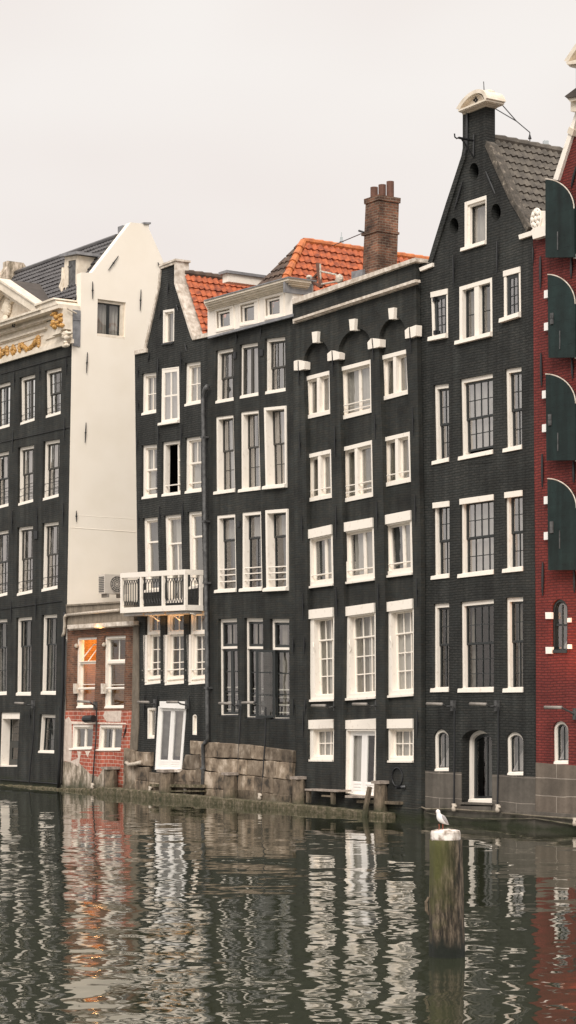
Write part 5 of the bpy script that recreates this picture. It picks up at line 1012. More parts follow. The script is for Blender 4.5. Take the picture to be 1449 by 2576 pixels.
slab(b6, 'old_sill_ghost', M(545, 880, 760, 870, 760, 872, 545, 882), -0.01, 0.0, 'black_rough')
# ============================================================ 7. red house at the right
p = pix(1400, 2085); b7 = thing('canal_house', (p.x, 0, 0), 'dark red house with green-black arched shutters, white coping and cream pediments at the right edge', 'house', HG)
XR7 = 1760
o7 = [(1349, BOT), (1348, 1600), (1343.5, 1100), (1340.5, 598)] + [(1395, 575)] + K(1290, 1262, 1449, 760) + [(1475, 300), (1560, 300), (1620, 480), (XR7, 560), (XR7, BOT)]
gw = O(1256, 490, 1386, 500, 1386, 846, 1260, 846); nw = Nn(1250, 742, 1382, 745, 1378, 1183, 1252, 1180)
wall(b7, o7, [archpoly(P(gw), 0.22), archpoly(P(nw), 0.2)], 'red')
body(b7, [(1349, BOT), (1346, 1100), (1343, 620), (1450, 420), (XR7 - 3, 580), (XR7 - 3, BOT)], 0.3, 9.0, 'red')
tq = [K(1265, 1250, 1449, 690)]
m = MB(); cpx = K(1262, 1252, 1385, 880, 1449, 690, 1480, 590, 1510, 600, 1449, 760, 1420, 880, 1300, 1262); m.prism(P(cpx, -0.08), -0.08, 0.4); m.build('gable_coping', 'white', b7)
m = MB(); m.prism(P(K(1375, 875, 1392, 825, 1432, 850, 1418, 900), -0.11), -0.11, 0.4); m.build('coping_joint', 'cornice', b7)
# neck with pediment and capital, partly outside
m = MB(); m.prism(P(K(1405, 620, 1470, 585, 1600, 560, 1600, 700, 1405, 702), -0.2), -0.2, 0.4); m.build('capital', 'cornice', b7)
m = MB(); m.prism(P(K(1355, 578, 1449, 508, 1520, 470, 1620, 470, 1620, 560, 1449, 580, 1372, 592), -0.35), -0.35, 0.45); m.build('capital_top', 'felt', b7)
m = MB(); m.prism(P(K(1372, 590, 1449, 572, 1620, 545, 1620, 590, 1449, 610, 1400, 622), -0.3), -0.3, 0.45); m.build('capital_moulding', 'cornice', b7)
m = MB(); m.prism(P(K(1449, 340, 1640, 300, 1640, 560, 1449, 560), -0.05), -0.05, 0.4); m.build('neck', 'red', b7)
for (t0, y_) in (((1352, 288, 1400, 215, 1452, 140, 1520, 70, 1640, 20, 1640, 70, 1530, 110, 1462, 180, 1415, 245, 1382, 300), -0.35), ((1366, 300, 1452, 278, 1640, 230, 1640, 262, 1452, 312, 1376, 320), -0.35), ((1378, 318, 1452, 308, 1640, 262, 1640, 300, 1452, 345, 1400, 340), -0.25), ((1395, 290, 1440, 215, 1530, 130, 1640, 90, 1640, 262, 1449, 300), -0.15)):
    m = MB(); m.prism(P(K(*t0), y_), y_, 0.4); m.build('pediment', 'cornice', b7)
# shoulder stone with rosette
m = MB(); m.prism(P(Lc(1083, 430, 1105, 405, 1200, 385, 1200, 470, 1098, 500), -0.16), -0.16, 0.35); sst = m.build('shoulder_stone', 'white', b7)
m = MB(); m.prism(P(Lc(1100, 410, 1084, 340, 1095, 285, 1130, 268, 1200, 268, 1200, 400), -0.10), -0.10, 0.3); c_ = pix3(*Lc(1125, 335)[0], -0.12)
for i in range(8): th = i * math.pi / 4; m.ball(c_ + Vector((0.11 * math.cos(th), -0.02, 0.16 * math.sin(th))), (0.05, 0.04, 0.06), 8, 6)
m.ball(c_, (0.06, 0.06, 0.08), 8, 6); m.tube([c_ + Vector((0.17 * math.cos(i * 0.3), 0.0, 0.23 * math.sin(i * 0.3))) for i in range(21)], 0.028, 6, closed=True); m.build('carved_rosette', 'white', b7)
shut = [Lc(1200, 10, 1440, 648), ((1377.5, 690.5), (1447, 900)), ((1372.5, 941), (1448, 1158.5)), ((1377, 1204), (1450, 1434.5))]
for i, s_ in enumerate(shut):
    (x0, y0_), (x1, y1_) = s_
    if i == 0: x0, y0_, x1, y1_ = 1372, 450.5, 1444, 648
    m = MB(); pts = [(x0 + (2 if i else 0), y1_), (x0, y0_ + 1)]; n = 12; hgt = 74
    for k_ in range(n + 1): th = math.pi / 2 * k_ / n; pts.append((x0 + (x1 - x0) * math.sin(th), y0_ + hgt * (1 - math.cos(th))))
    pts.append((x1, y1_ - 1)); Q = P(pts, -0.24); m.prism(Q, -0.24, -0.19); so_ = m.build('shutter', 'shutter', b7)
    arc = [pix3(u, v, -0.235) for u, v in pts[1:-1]]; m = MB(); m.tube(arc, 0.013, 5); m.build('shutter_edge', 'oldwhite', so_)
    m = MB()
    if i:
        for dy_ in (0.50, 0.56): a = pix3(x0 + 11, y0_ + (y1_ - y0_) * dy_, -0.25); m.box((a.x - 0.05, -0.27, a.z - 0.07), (a.x + 0.05, -0.23, a.z + 0.07))
    a = pix3(x0 + 31, y0_ + (y1_ - y0_) * (0.78 if i < 3 else 0.66), -0.245); m.box((a.x - 0.012, -0.255, a.z - 0.22), (a.x + 0.012, -0.235, a.z + 0.2)); m.build('shutter_latch', 'zinc', so_)
    if i:
        for dy_ in (0.235, 0.625):
            a = pix3(x0 - 4, y0_ + (y1_ - y0_) * dy_, -0.1); m = MB(); m.box((a.x - 0.07, -0.10, a.z - 0.09), (a.x + 0.07, 0.01, a.z + 0.09)); m.build('hinge_stone', 'bright', b7)
    # loading opening beyond the shutter
    m = MB(); m.prism(P([(x1 + 4, y1_ + 2), (x1 + 4, y0_ + 70), (x1 + 30, y0_ + 10), (x1 + 75, y0_), (x1 + 120, y0_ + 10), (x1 + 145, y0_ + 70), (x1 + 145, y1_ + 2)], -0.02), -0.02, 0.05); m.build('loading_window', 'dark', b7)
    m = MB(); m.prism(P([(x1 - 1, y1_ - 9), (x1 + 150, y1_ - 14), (x1 + 150, y1_ - 3), (x1 - 1, y1_ + 2)], -0.1), -0.1, 0.02); m.build('sill', 'bright', b7)
wn = win(b7, P(nw), fy=0.04, fw=0.06, sy=0.08, col='dark', scol='dark', arch=0.2, sw=0.03, mw=0.03, lights=((0, 1, 0, 1, 2, 1),), cur=[('drape', 0, 1, 0, 0.5)], glass='glass', sillmat='dark', silll=0.02)
Q = P(nw); m = MB(); m.prism(rp(Q, 0.08, 0.92, 0.46, 0.5), 0.07, 0.13); m.build('meeting_rail', 'dark', wn)
m = MB(); a, c_, d_ = bil(Q, 0.85, 0.62), bil(Q, 0.85, 0.92), bil(Q, 0.35, 0.92); m.add([FAC(a.x, a.y, 0.2), FAC(c_.x, c_.y, 0.16), FAC(d_.x, d_.y, 0.16)], [(0, 1, 2)]); m.build('blind', 'net', wn)
for q in (Nn(1198, 850, 1246, 850, 1246, 904, 1200, 904), Nn(1377, 898, 1400, 896, 1400, 932, 1377, 932), Nn(1200, 1133, 1250, 1133, 1250, 1188, 1202, 1188), Nn(1378, 1112, 1403, 1112, 1404, 1148, 1378, 1148)):
    slab(b7, 'hinge_stone', q, -0.05, 0.02, 'bright')
wn = win(b7, P(gw), fy=0.06, fw=0.07, sy=0.11, scol='dark', arch=0.22, sw=0.035, cur=[('greydrape', 0, 1, 0.15, 1)], glass='glass', sillh=0.06, silll=0, sillout=0.04)
Q = P(gw); m = MB(); a, c_ = bil(Q, 0.80, 0.18), bil(Q, 0.22, 0.90); a2 = bil(Q, 1.0, 0.3); m.tube([Vector((a.x, 0.30, a.y)), Vector((c_.x, 0.14, c_.y))], 0.03, 5)
m.add([Vector((a.x + .03, 0.30, a.y)), Vector((c_.x + .04, 0.14, c_.y)), Vector((bil(Q, 1.02, 0.9).x, 0.14, c_.y)), Vector((a2.x, 0.30, a2.y))], [(0, 1, 2, 3)]); m.build('tilted_pane', 'gull_grey', wn)
slab(b7, 'stone_base', O(1120, 833, 1262, 845, 1500, 862, 1900, 880, 1900, 1330, 1118, 1240), -0.03, 0.0, 'redslab')
slab(b7, 'foundation', O(1117, 1232, 1900, 1290, 1900, 1500, 1117, 1440), -0.08, 0.0, 'slab')
anchors(b7, [tuple(x) for x in (Lc(1158, 640, 1160, 903), M(1163, -20, 1168, 248), M(1173, 800, 1175, 1075), Nn(1179, 442, 1177, 715), K(1449, 1150, 1410, 1320), Lc(1412, 650, 1409, 815), M(1415, 10, 1421, 190), M(1428, 860, 1431, 1035), Nn(1435, 500, 1437, 690))], r=0.028)
ll = bpy.data.lights.new('red_wall_lamp', 'AREA'); ll.shape = 'DISK'; ll.size = 0.25; ll.energy = 55; ll.color = (1, 0.42, 0.16)
lo = bpy.data.objects.new('red_wall_lamp', ll); COL.objects.link(lo); q = pix3(1452, 1700, -0.75); lo.location = W(*q); lo.rotation_euler = (math.radians(165), 0, RZ)
ll = bpy.data.lights.new('annexe_lamp', 'AREA'); ll.energy = 4; ll.color = (1, 0.5, 0.18); ll.size = 0.15
lo = bpy.data.objects.new('annexe_lamp', ll); COL.objects.link(lo); q = pix3(*C(690, 330)[0], -0.26); lo.location = W(*q); lo.rotation_euler = (math.radians(200), 0, RZ)
# ============================================================ wall lamps: tube on an arm with a conduit running down
def wall_lamp(c, bar, arm, cond, label, yb=-0.45, conn=True):
    q = [pix3(*x, 0) for x in c(*arm)][0]
    t = thing('wall_lamp', (q.x, 0, q.z), label, 'lamp', 'tube lamps on the house fronts')
    a, d = [pix3(*x, yb) for x in c(*bar)]; m = MB(); m.tube([a, d], 0.040, 8); m.build('lamp_tube', 'lamp', t, smooth=True)
    m = MB(); m.tube([d, Vector((d.x + (q.x - d.x) * 0.35, yb * 0.7, d.z - 0.06)), Vector((q.x, -0.06, q.z))], 0.026, 6); m.build('arm', 'zinc' if conn else 'iron', t)
    m = MB(); m.box((q.x - 0.05, -0.10, q.z - 0.12), (q.x + 0.05, 0.0, q.z + 0.14)); m.build('bracket', 'zinc', t)
    if cond:
        m = MB(); m.tube([pix3(*x, -0.11) for x in c(*cond)], 0.022, 6); m.build('conduit', 'iron', t)
wall_lamp(C, (108, 848, 167, 850), (246, 858), (246, 870, 242, 1050, 218, 1290, 208, 1420), 'tube lamp on the black house with the cornice, above its narrow door')
wall_lamp(C, (553, 835, 640, 840), (690, 868), (690, 880, 684, 1100, 672, 1250, 660, 1430), 'tube lamp across the sill of the orange-lit window')
wall_lamp(G, (80, 659, 155, 661), (212, 672), None, 'short tube lamp left of the leaning white garden doors')
wall_lamp(G, (286, 660, 362, 660), (440, 682), None, 'tube lamp in front of the lintel of the leaning white doors')
wall_lamp(G, (658, 668, 742, 671), (812, 682), (812, 690, 808, 800, 793, 1100, 780, 1330), 'tube lamp under the first tall dark window above the rough stones')
wall_lamp(G, (820, 665, 902, 664), (990, 685), (990, 695, 987, 900, 972, 1150, 957, 1340), 'tube lamp under the middle tall dark window above the rough stones')
wall_lamp(J, (232, 686, 328, 686), (414, 690), (414, 700, 412, 900, 408, 1200, 402, 1290), 'tube lamp above the lower left window of the arched-bay house', yb=-0.6)
wall_lamp(J, (525, 675, 622, 675), (711, 685), (711, 700, 710, 850, 706, 1000, 695, 1240), 'tube lamp above the white garden doors of the arched-bay house', yb=-0.6)
wall_lamp(J, (1053, 672, 1162, 675), (1249, 688), (1249, 700, 1249, 1000, 1245, 1400), 'tube lamp above the small arched window left of the deep arched door')
wall_lamp(O, (586, 355, 716, 358), (816, 372), (816, 380, 816, 800, 808, 1195), 'tube lamp above the deep arched door of the tallest black house')
wall_lamp(O, (1195, 383, 1332, 385), (1460, 440), (1460, 450, 1460, 1200), 'tube lamp on the red house above its arched window')
q = pix3(*C(690, 970)[0], -0.05); sp_ = thing('spotlight', tuple(q), 'black cylindrical spotlight between the orange-lit window and the small white windows', 'spotlight')
m = MB(); m.tube([pix3(*C(600, 960)[0], -0.28), pix3(*C(612, 963)[0], -0.27), pix3(*C(668, 960)[0], -0.22)], [0.10, 0.12, 0.12], 12); m.build('housing', 'iron', sp_); m = MB(); m.tube([pix3(*C(650, 960)[0], -0.2), q], 0.03, 6); m.build('bracket', 'iron', sp_)
# air conditioner on the annexe roof
yA = 0.75; a, d = pix3(*C(702, 70)[0], yA), pix3(*B(748, 1378)[0], yA); d2 = pix3(*C(748, 75)[0], yA)
zA0, zA1, xA0, xA1 = a.z, d.z, a.x, d2.x; ac = thing('air_conditioner', (xA0, yA, zA0), 'off-white air conditioning unit with round fan on the annexe roof beside the balcony', 'air conditioner')
dA = 0.85; m = MB(); m.box((xA0, yA, zA0), (xA1, yA + dA, zA1)); m.build('casing', 'fan', ac)
SX = lambda p_, q_, d_: Vector((xA1 + 0.004 - d_, yA + p_, q_)); cA = Vector((dA * 0.52, (zA0 + zA1) / 2)); n = 20
circ = lambda r_: [cA + Vector((r_ * math.cos(2 * math.pi * i / n), r_ * math.sin(2 * math.pi * i / n))) for i in range(n)]
m = MB(SX); m.prism(circ(0.26), -0.004, 0.01); m.build('fan_recess', 'zinc', ac)
m = MB(SX)
for r_ in (0.27, 0.21, 0.15, 0.09, 0.03): m.ring(circ(r_), circ(r_ - 0.012), -0.025, -0.012)
for i in range(6):
    th = i * math.pi / 6; v_ = Vector((math.cos(th), math.sin(th))) * 0.26; m.tube([SX(*(cA - v_), -0.018), SX(*(cA + v_), -0.018)], 0.006, 4)
m.build('fan_grille', 'fan', ac); m = MB()
for i in range(9): z_ = zA0 + 0.06 + i * (zA1 - zA0 - 0.1) / 9; m.box((xA0 + 0.05, yA - 0.02, z_), (xA1 - 0.05, yA + 0.002, z_ + 0.025))
m.build('side_slats', 'zinc', ac); m = MB(); m.box((xA0 + 0.02, yA + 0.1, zA0 - 0.12), (xA1, yA + 0.16, zA0)); m.box((xA0 + 0.02, yA + 0.65, zA0 - 0.12), (xA1, yA + 0.71, zA0)); m.build('feet', 'lamp', ac)
# ============================================================ quay beam, piles and boards
q = pix3(160, 1990, -0.5)
def prof_run(pts, y0, y1, h0, h1, name, mat, par=None, label=None, cat=None, jitter=0.012):
    m = MB(); n = 60; vs = []
    for i in range(n + 1):
        f_ = i / n * (len(pts) - 1); k_ = min(int(f_), len(pts) - 2); u = pts[k_][0] + (pts[k_ + 1][0] - pts[k_][0]) * (f_ - k_); v = pts[k_][1] + (pts[k_ + 1][1] - pts[k_][1]) * (f_ - k_)
        a = pix3(u, v, y0); j = lambda: random.uniform(-jitter, jitter)
        vs += [Vector((a.x, y0 + j(), a.z - h1 + j())), Vector((a.x, y0 - 0.012 + j(), a.z - 0.02 + j())), Vector((a.x, y0 + 0.03 + j(), a.z + 0.01 + j())), Vector((a.x, y1 + j(), a.z + 0.01 + j())), Vector((a.x, y1 + j(), a.z - h1))]
    fs = [(5 * i + k_, 5 * i + (k_ + 1) % 5, 5 * i + 5 + (k_ + 1) % 5, 5 * i + 5 + k_) for i in range(n) for k_ in range(5)] + [(0, 1, 2, 3, 4), tuple(5 * n + k_ for k_ in range(5))]
    m.add(vs, fs)
    return m
m = prof_run([(245, 1980), (300, 1984.5), (420, 1996), (560, 2008), (700, 2020), (830, 2032), (972, 2047)], -0.5, -0.22, 0.3, 0.26, '', '')
bo = m.build('mooring_beam', 'beam', None, origin=(pix3(600, 2020, -0.4).x, -0.4, 0)); tag(bo, 'long mossy timber beam lying at the waterline along the house fronts', 'beam')
m = prof_run([(-60, 1972), (60, 1978), (155, 1984)], -0.22, 0.02, 0.3, 0.4, '', '', jitter=0.03); le = m.build('water_ledge', 'beam', None, origin=(pix3(50, 1990, 0).x, 0, 0)); tag(le, 'dark ragged ledge at the waterline under the black cornice house', 'ledge')
m = prof_run([(153, 1985), (200, 1984), (262, 1986)], -0.16, 0.02, 0.3, 0.4, '', '', jitter=0.02); le = m.build('water_ledge', 'beam', None, origin=(pix3(200, 1990, 0).x, 0, 0)); tag(le, 'green mossy ledge at the waterline under the red brick annexe', 'ledge')
def pile(cx, vt, vb, wpx, yy, label, cap=True, rect=True):
    b_ = pix3(cx, vb, yy); t_ = pix3(cx, vt, yy); r_ = wpx / 2 / ((pix(cx + 1, vb, yy) - pix(cx, vb, yy)).x ** -1)
    r_ = (pix(cx + wpx / 2, vt, yy) - pix(cx, vt, yy)).x * 0.78
    o = thing('mooring_post', (b_.x, yy, 0), label, 'mooring post', 'short posts along the mooring beam')
    m = MB(); n = 10; zs = [-0.6, 0, 0.35 * t_.z, 0.7 * t_.z, t_.z - 0.06]; vs = []; fs = []
    jr = [random.uniform(0.88, 1.06) for _ in range(n)]
    for i, z_ in enumerate(zs):
        for k_ in range(n): th = 2 * math.pi * k_ / n; rr = r_ * jr[k_] * (1.08 - 0.04 * i) * random.uniform(0.97, 1.03); vs.append((b_.x + rr * math.cos(th), yy + rr * math.sin(th), z_))
    for i in range(len(zs) - 1):
        for k_ in range(n): fs.append((i * n + k_, i * n + (k_ + 1) % n, (i + 1) * n + (k_ + 1) % n, (i + 1) * n + k_))
    m.add(vs, fs + [tuple(range(n)), tuple((len(zs) - 1) * n + k_ for k_ in range(n))]); m.build('pole', 'wood', o)
    m = MB(); g_ = r_ * 0.95; z0 = t_.z - 0.075; m.hexa([(b_.x - g_, yy - g_, z0), (b_.x + g_, yy - g_, z0), (b_.x + g_, yy + g_, z0), (b_.x - g_, yy + g_, z0)], [(b_.x - g_, yy - g_ * 1.02, z0 + 0.07), (b_.x + g_, yy - g_, z0 + 0.075), (b_.x + g_ * 0.97, yy + g_, z0 + 0.08), (b_.x - g_, yy + g_, z0 + 0.075)]); m.build('cap', 'woodcap', o)
pile(277.5, 1929, 1990, 24, -0.24, 'short dark post in front of the red brick annexe wall')
pile(420, 1936, 1998, 27, -0.26, 'short post right below the leaning white garden doors')
pile(580, 1943, 2010, 26, -0.26, 'short mossy post in the middle of the rough stone base')
pile(753, 1953, 2022, 27, -0.26, 'short post at the right end of the rough stone base')
pile(958.5, 1964, 2045, 29, -0.28, 'short post right of the white doors of the arched-bay house')
o = thing('leaning_post', tuple(pix3(918, 2060, -0.62)), 'thin wooden post leaning right in front of the lower garden doors', 'post')
m = MB(); m.tube([pix3(916, 2075, -0.60), pix3(921, 2030, -0.58), pix3(930, 1980, -0.56)], [0.085, 0.08, 0.075], 6); m.build('pole', 'wood', o)
o = thing('wooden_platform', tuple(pix3(805, 2030, -0.3)), 'low weathered wooden landing stage between two posts left of the garden doors', 'platform')
m = MB(); m.prism(P(J(180, 1278, 412, 1290, 412, 1302, 180, 1290), -0.5), -0.5, -0.03); m.build('deck', 'woodcap', o)
for q in (J(190, 1290, 212, 1290, 210, 1378, 192, 1376), J(364, 1300, 384, 1300, 384, 1390, 366, 1388)):
    m = MB(); m.prism(P(q, -0.46), -0.46, -0.38); m.build('leg', 'wood', o)
m = MB(); m.prism(P(J(300, 1322, 372, 1326, 372, 1338, 300, 1334), -0.44), -0.44, -0.38); m.build('crossbar', 'wood', o)
o = thing('door_ledge', tuple(pix3(1000, 2030, -0.3)), 'ochre plank ledge below the lower garden doors', 'ledge')
m = MB(); m.prism(P(J(550, 1355, 850, 1372, 850, 1392, 550, 1378), -0.3), -0.3, -0.02); m.build('plank', 'wood', o)
m = MB(); m.prism(P(J(468, 1325, 620, 1332, 620, 1345, 468, 1342), -0.4), -0.4, -0.02); m.build('step', 'woodcap', o)
# cables along the water and their white sockets
def cable(c, pts, label, r=0.022, y=-0.13, mat='concrete'):
    m = MB(); m.tube([pix3(*x, y) for x in c(*pts)], r, 6); g_ = pix3(*c(*pts[:2])[0], y); ob = m.build('water_pipe', mat, None, smooth=True, origin=tuple(g_)); tag(ob, label, 'pipe')
cable(O, (-300, 1190, -100, 1196, 0, 1200, 165, 1210, 190, 1195, 228, 1212, 440, 1212, 600, 1225, 815, 1235), 'thin pipe kinked near the black houses at the water, left run')
cable(O, (845, 1245, 1110, 1268, 1420, 1290), 'thin pipe along the foundation from the tallest house to the red house')
cable(O, (225, 1240, 320, 1262, 600, 1290, 800, 1295, 1000, 1290, 1110, 1288), 'lower thin sagging cable behind the seagull', 0.012, -0.12)
cable(O, (1115, 1290, 1250, 1310, 1500, 1352), 'lower thin pipe under the red house', 0.02)
for c, x, y_, lb in ((O, 453, 1200, 'white pipe socket right of the seagull at the waterline wall'), (O, 810, 1208, 'white pipe socket below the deep arched door'), (C, 658, 1440, 'white pipe socket under the red brick annexe'), (G, 165, 1283, 'white pipe socket left of the post below the leaning doors'), (G, 415, 1300, 'white pipe socket right of the post below the leaning doors'), (G, 946, 1335, 'white pipe socket at the foot of the yellowish stones'), (O, 1440, 1318, 'white pipe socket under the red house at the picture edge')):
    q = pix3(*c(x, y_)[0], -0.16); m = MB(); m.tube([q + Vector((0, 0, -0.09)), q + Vector((0, 0, -0.03)), q + Vector((0, 0, 0.03)), q + Vector((0, 0, 0.10))], [0.05, 0.06, 0.045, 0.055], 10); m.tube([q + Vector((0, 0, 0.02)), q + Vector((0.10, 0, 0.05))], 0.03, 8)
    ob = m.build('pipe_socket', 'pipewhite', None, smooth=True, origin=tuple(q)); tag(ob, lb, 'pipe socket')
o = thing('drain_spout', tuple(pix3(1012, 1976, -0.1)), 'small black spout on the wall of the arched-bay house near the water', 'spout')
m = MB(); m.tube([pix3(*J(895, 1265)[0], -0.17), pix3(*J(860, 1268)[0], -0.28), pix3(*J(830, 1272)[0], -0.45)], [0.06, 0.04, 0.03], 8); m.build('pipe', 'iron', o)
n = 24; cc_ = pix3(*J(840, 1195)[0], -0.17); m = MB(); m.tube([cc_ + Vector((0.22 * math.cos(2 * math.pi * i / n), 0, 0.24 * math.sin(2 * math.pi * i / n))) for i in range(n)], 0.02, 5, closed=True)
rg = m.build('mooring_ring', 'iron', None, origin=tuple(cc_)); tag(rg, 'faint iron ring on the black wall above the spout', 'ring')
# ============================================================ the big pile with the seagull
def G2(u, v, Y): return Vector(((u - U0) / F * Y, Y, CAMZ - (v - VH) / F * Y))
YP = 25.0; pc = G2(1122, 2405, YP); pc.z = 0
pm, t, b = newmat('mossy_pile_wood'); n_ = t.nodes.new; l = t.links.new
tc = n_('ShaderNodeTexCoord'); mp = n_('ShaderNodeMapping'); mp.inputs['Scale'].default_value = (13, 13, 2.3); l(tc.outputs['Object'], mp.inputs[0])
n1 = n_('ShaderNodeTexNoise'); n1.inputs['Scale'].default_value = 1.5; n1.inputs['Detail'].default_value = 9; n1.inputs['Roughness'].default_value = 0.75; l(mp.outputs[0], n1.inputs[0])
r = n_('ShaderNodeValToRGB'); e = r.color_ramp.elements; e[0].position = 0.40; e[0].color = (0.010, 0.008, 0.005, 1); e[1].position = 0.66; e[1].color = (0.36, 0.28, 0.20, 1); x = e.new(0.5); x.color = (0.085, 0.064, 0.042, 1); l(n1.outputs['Fac'], r.inputs[0])
n2 = n_('ShaderNodeTexNoise'); n2.inputs['Scale'].default_value = 5; n2.inputs['Detail'].default_value = 6; l(tc.outputs['Object'], n2.inputs[0])
sg = n_('ShaderNodeSeparateXYZ'); l(tc.outputs['Object'], sg.inputs[0]); ma = n_('ShaderNodeMath'); ma.operation = 'MULTIPLY_ADD'; ma.inputs[1].default_value = 0.42; l(sg.outputs[2], ma.inputs[0]); l(n2.outputs['Fac'], ma.inputs[2])
mr = n_('ShaderNodeMapRange'); mr.inputs[1].default_value = 0.66; mr.inputs[2].default_value = 0.98; l(ma.outputs[0], mr.inputs[0])
sx = n_('ShaderNodeMapRange'); sx.inputs[1].default_value = 0.14; sx.inputs[2].default_value = -0.1; l(sg.outputs[0], sx.inputs[0]); mm = n_('ShaderNodeMath'); mm.operation = 'MULTIPLY'; l(mr.outputs[0], mm.inputs[0]); l(sx.outputs[0], mm.inputs[1])
mx = n_('ShaderNodeMix'); mx.data_type = 'RGBA'; mx.inputs[7].default_value = (0.105, 0.105, 0.03, 1); l(mm.outputs[0], mx.inputs[0]); l(r.outputs[0], mx.inputs[6])
m3 = n_('ShaderNodeMapRange'); m3.inputs[1].default_value = 0.55; m3.inputs[2].default_value = 0.72; m3.inputs[3].default_value = 1; m3.inputs[4].default_value = 0; m5 = n_('ShaderNodeMath'); m5.operation = 'MULTIPLY_ADD'; m5.inputs[1].default_value = 0.3; l(n2.outputs['Fac'], m5.inputs[0]); l(sg.outputs[2], m5.inputs[2])
m3.inputs[1].default_value = 0.28; m3.inputs[2].default_value = 0.42; l(m5.outputs[0], m3.inputs[0])
mx2 = n_('ShaderNodeMix'); mx2.data_type = 'RGBA'; mx2.inputs[7].default_value = (0.010, 0.014, 0.008, 1); l(m3.outputs[0], mx2.inputs[0]); l(mx.outputs[2], mx2.inputs[6]); l(mx2.outputs[2], b.inputs['Base Color'])
bu = n_('ShaderNodeBump'); bu.inputs['Distance'].default_value = 0.08; l(n1.outputs['Fac'], bu.inputs['Height']); l(bu.outputs[0], b.inputs['Normal']); b.inputs['Roughness'].default_value = 0.8
MT['pile'] = pm
cpm, t, b = newmat('chipped_white_cap'); n_ = t.nodes.new; l = t.links.new
tc = n_('ShaderNodeTexCoord'); n1 = n_('ShaderNodeTexNoise'); n1.inputs['Scale'].default_value = 9; n1.inputs['Detail'].default_value = 7; l(tc.outputs['Object'], n1.inputs[0]); r = n_('ShaderNodeValToRGB'); e = r.color_ramp.elements
e[0].position = 0.38; e[0].color = (0.28, 0.22, 0.17, 1); e[1].position = 0.56; e[1].color = (0.82, 0.76, 0.70, 1); l(n1.outputs['Fac'], r.inputs[0]); l(r.outputs[0], b.inputs['Base Color']); b.inputs['Roughness'].default_value = 0.8; MT['cap'] = cpm
po = bpy.data.objects.new('mooring_pile', None); COL.objects.link(po); po.location = pc; po['_o'] = (0, 0, 0); po['label'] = 'thick mossy wooden pile with chipped white cap standing in the canal'; po['category'] = 'mooring pile'
RP, ZT = 0.208, CAMZ - (2112 - VH) / F * YP
def local(mb, name, mat, par, smooth=False): return mb.build(name, mat, par, smooth)
m = MB(); n = 40; rows = 26; vs = []; fs = []; prof8 = [1 + 0.035 * math.cos(8 * (2 * math.pi * k_ / n) + 0.5) + random.uniform(-.012, .012) for k_ in range(n)]
for i in range(rows + 1):
    f_ = i / rows; z_ = -0.9 + (ZT + 0.9) * f_; rr = RP * (1.01 - 0.09 * max(0, z_) / ZT)
    for k_ in range(n):
        th = 2 * math.pi * k_ / n; q = rr * prof8[k_] * (1 + 0.012 * math.sin(z_ * 9 + k_) + random.uniform(-.006, .006)); vs.append((q * math.cos(th) + 0.02 * (1 - f_), q * math.sin(th), z_))
for i in range(rows):
    for k_ in range(n): fs.append((i * n + k_, i * n + (k_ + 1) % n, (i + 1) * n + (k_ + 1) % n, (i + 1) * n + k_))
fs.append(tuple(rows * n + k_ for k_ in range(n))); m.add(vs, fs); m.build('pole', 'pile', po, True)
m = MB(); n = 14; vs = []; prof = [(0.0, 0.182), (0.02, 0.186), (0.10, 0.184), (0.118, 0.176), (0.135, 0.09)]
jr = [random.uniform(0.96, 1.03) for _ in range(n)]
for z_, rr in prof:
    for k_ in range(n): th = 2 * math.pi * (k_ + 0.5) / n; vs.append((rr * jr[k_] * math.cos(th) - 0.005, rr * jr[k_] * math.sin(th), ZT - 0.01 + z_ + random.uniform(-.003, .003)))
fs = [(i * n + k_, i * n + (k_ + 1) % n, (i + 1) * n + (k_ + 1) % n, (i + 1) * n + k_) for i in range(len(prof) - 1) for k_ in range(n)] + [tuple(range(n)), tuple((len(prof) - 1) * n + k_ for k_ in range(n))]
m.add(vs, fs); m.build('cap', 'cap', po)
m = MB(); m.tube([Vector((-RP - 0.005, -0.03, 0.72)), Vector((-RP - 0.035, -0.03, 0.66)), Vector((-RP - 0.03, -0.02, 0.56)), Vector((-RP + 0.0, -0.02, 0.5))], [0.012, 0.02, 0.022, 0.01], 6); m.build('splinter', 'wood', po)
# gull: V crop pixels -> metres
sc_ = 260 / 1449 / 1.5652 * YP / F; feet = Vc(540, 700)[0]; gx, gz = (feet[0] - U0) / F * YP, ZT + 0.128
go = bpy.data.objects.new('seagull', None); COL.objects.link(go); go.location = (gx, YP - 0.05, gz); go['_o'] = (0, 0, 0); go['label'] = 'white and grey seagull standing on the capped pile, head turned left'; go['category'] = 'seagull'
def gp(x, y_, d=0.0): return Vector(((x - 540) * sc_, d, (700 - y_) * sc_))
ring_ = [((706, 602, 0.02), 5, 10), ((670, 585, 0.012), 16, 26), ((625, 555, 0.005), 38, 52), ((580, 520, 0), 66, 78), ((538, 480, 0), 84, 92), ((505, 440, -.003), 80, 84), ((487, 400, -.005), 62, 64), ((478, 365, -.006), 46, 48), ((470, 335, -.006), 47, 46), ((464, 305, -.006), 50, 48), ((462, 280, -.006), 38, 36), ((462, 262, -.006), 12, 12)]
m = MB(); vs = []; fs = []; n = 18
P_ = [gp(*c_) for c_, _, _ in ring_]
for i, (c_, ra, rb) in enumerate(ring_):
    t_ = (P_[min(i + 1, len(P_) - 1)] - P_[max(i - 1, 0)]).normalized(); a_ = Vector((0, 1, 0)); b_ = t_.cross(a_).normalized()
    for k_ in range(n): th = 2 * math.pi * k_ / n; vs.append(P_[i] + a_ * math.cos(th) * rb * sc_ * 0.92 + b_ * math.sin(th) * ra * sc_)
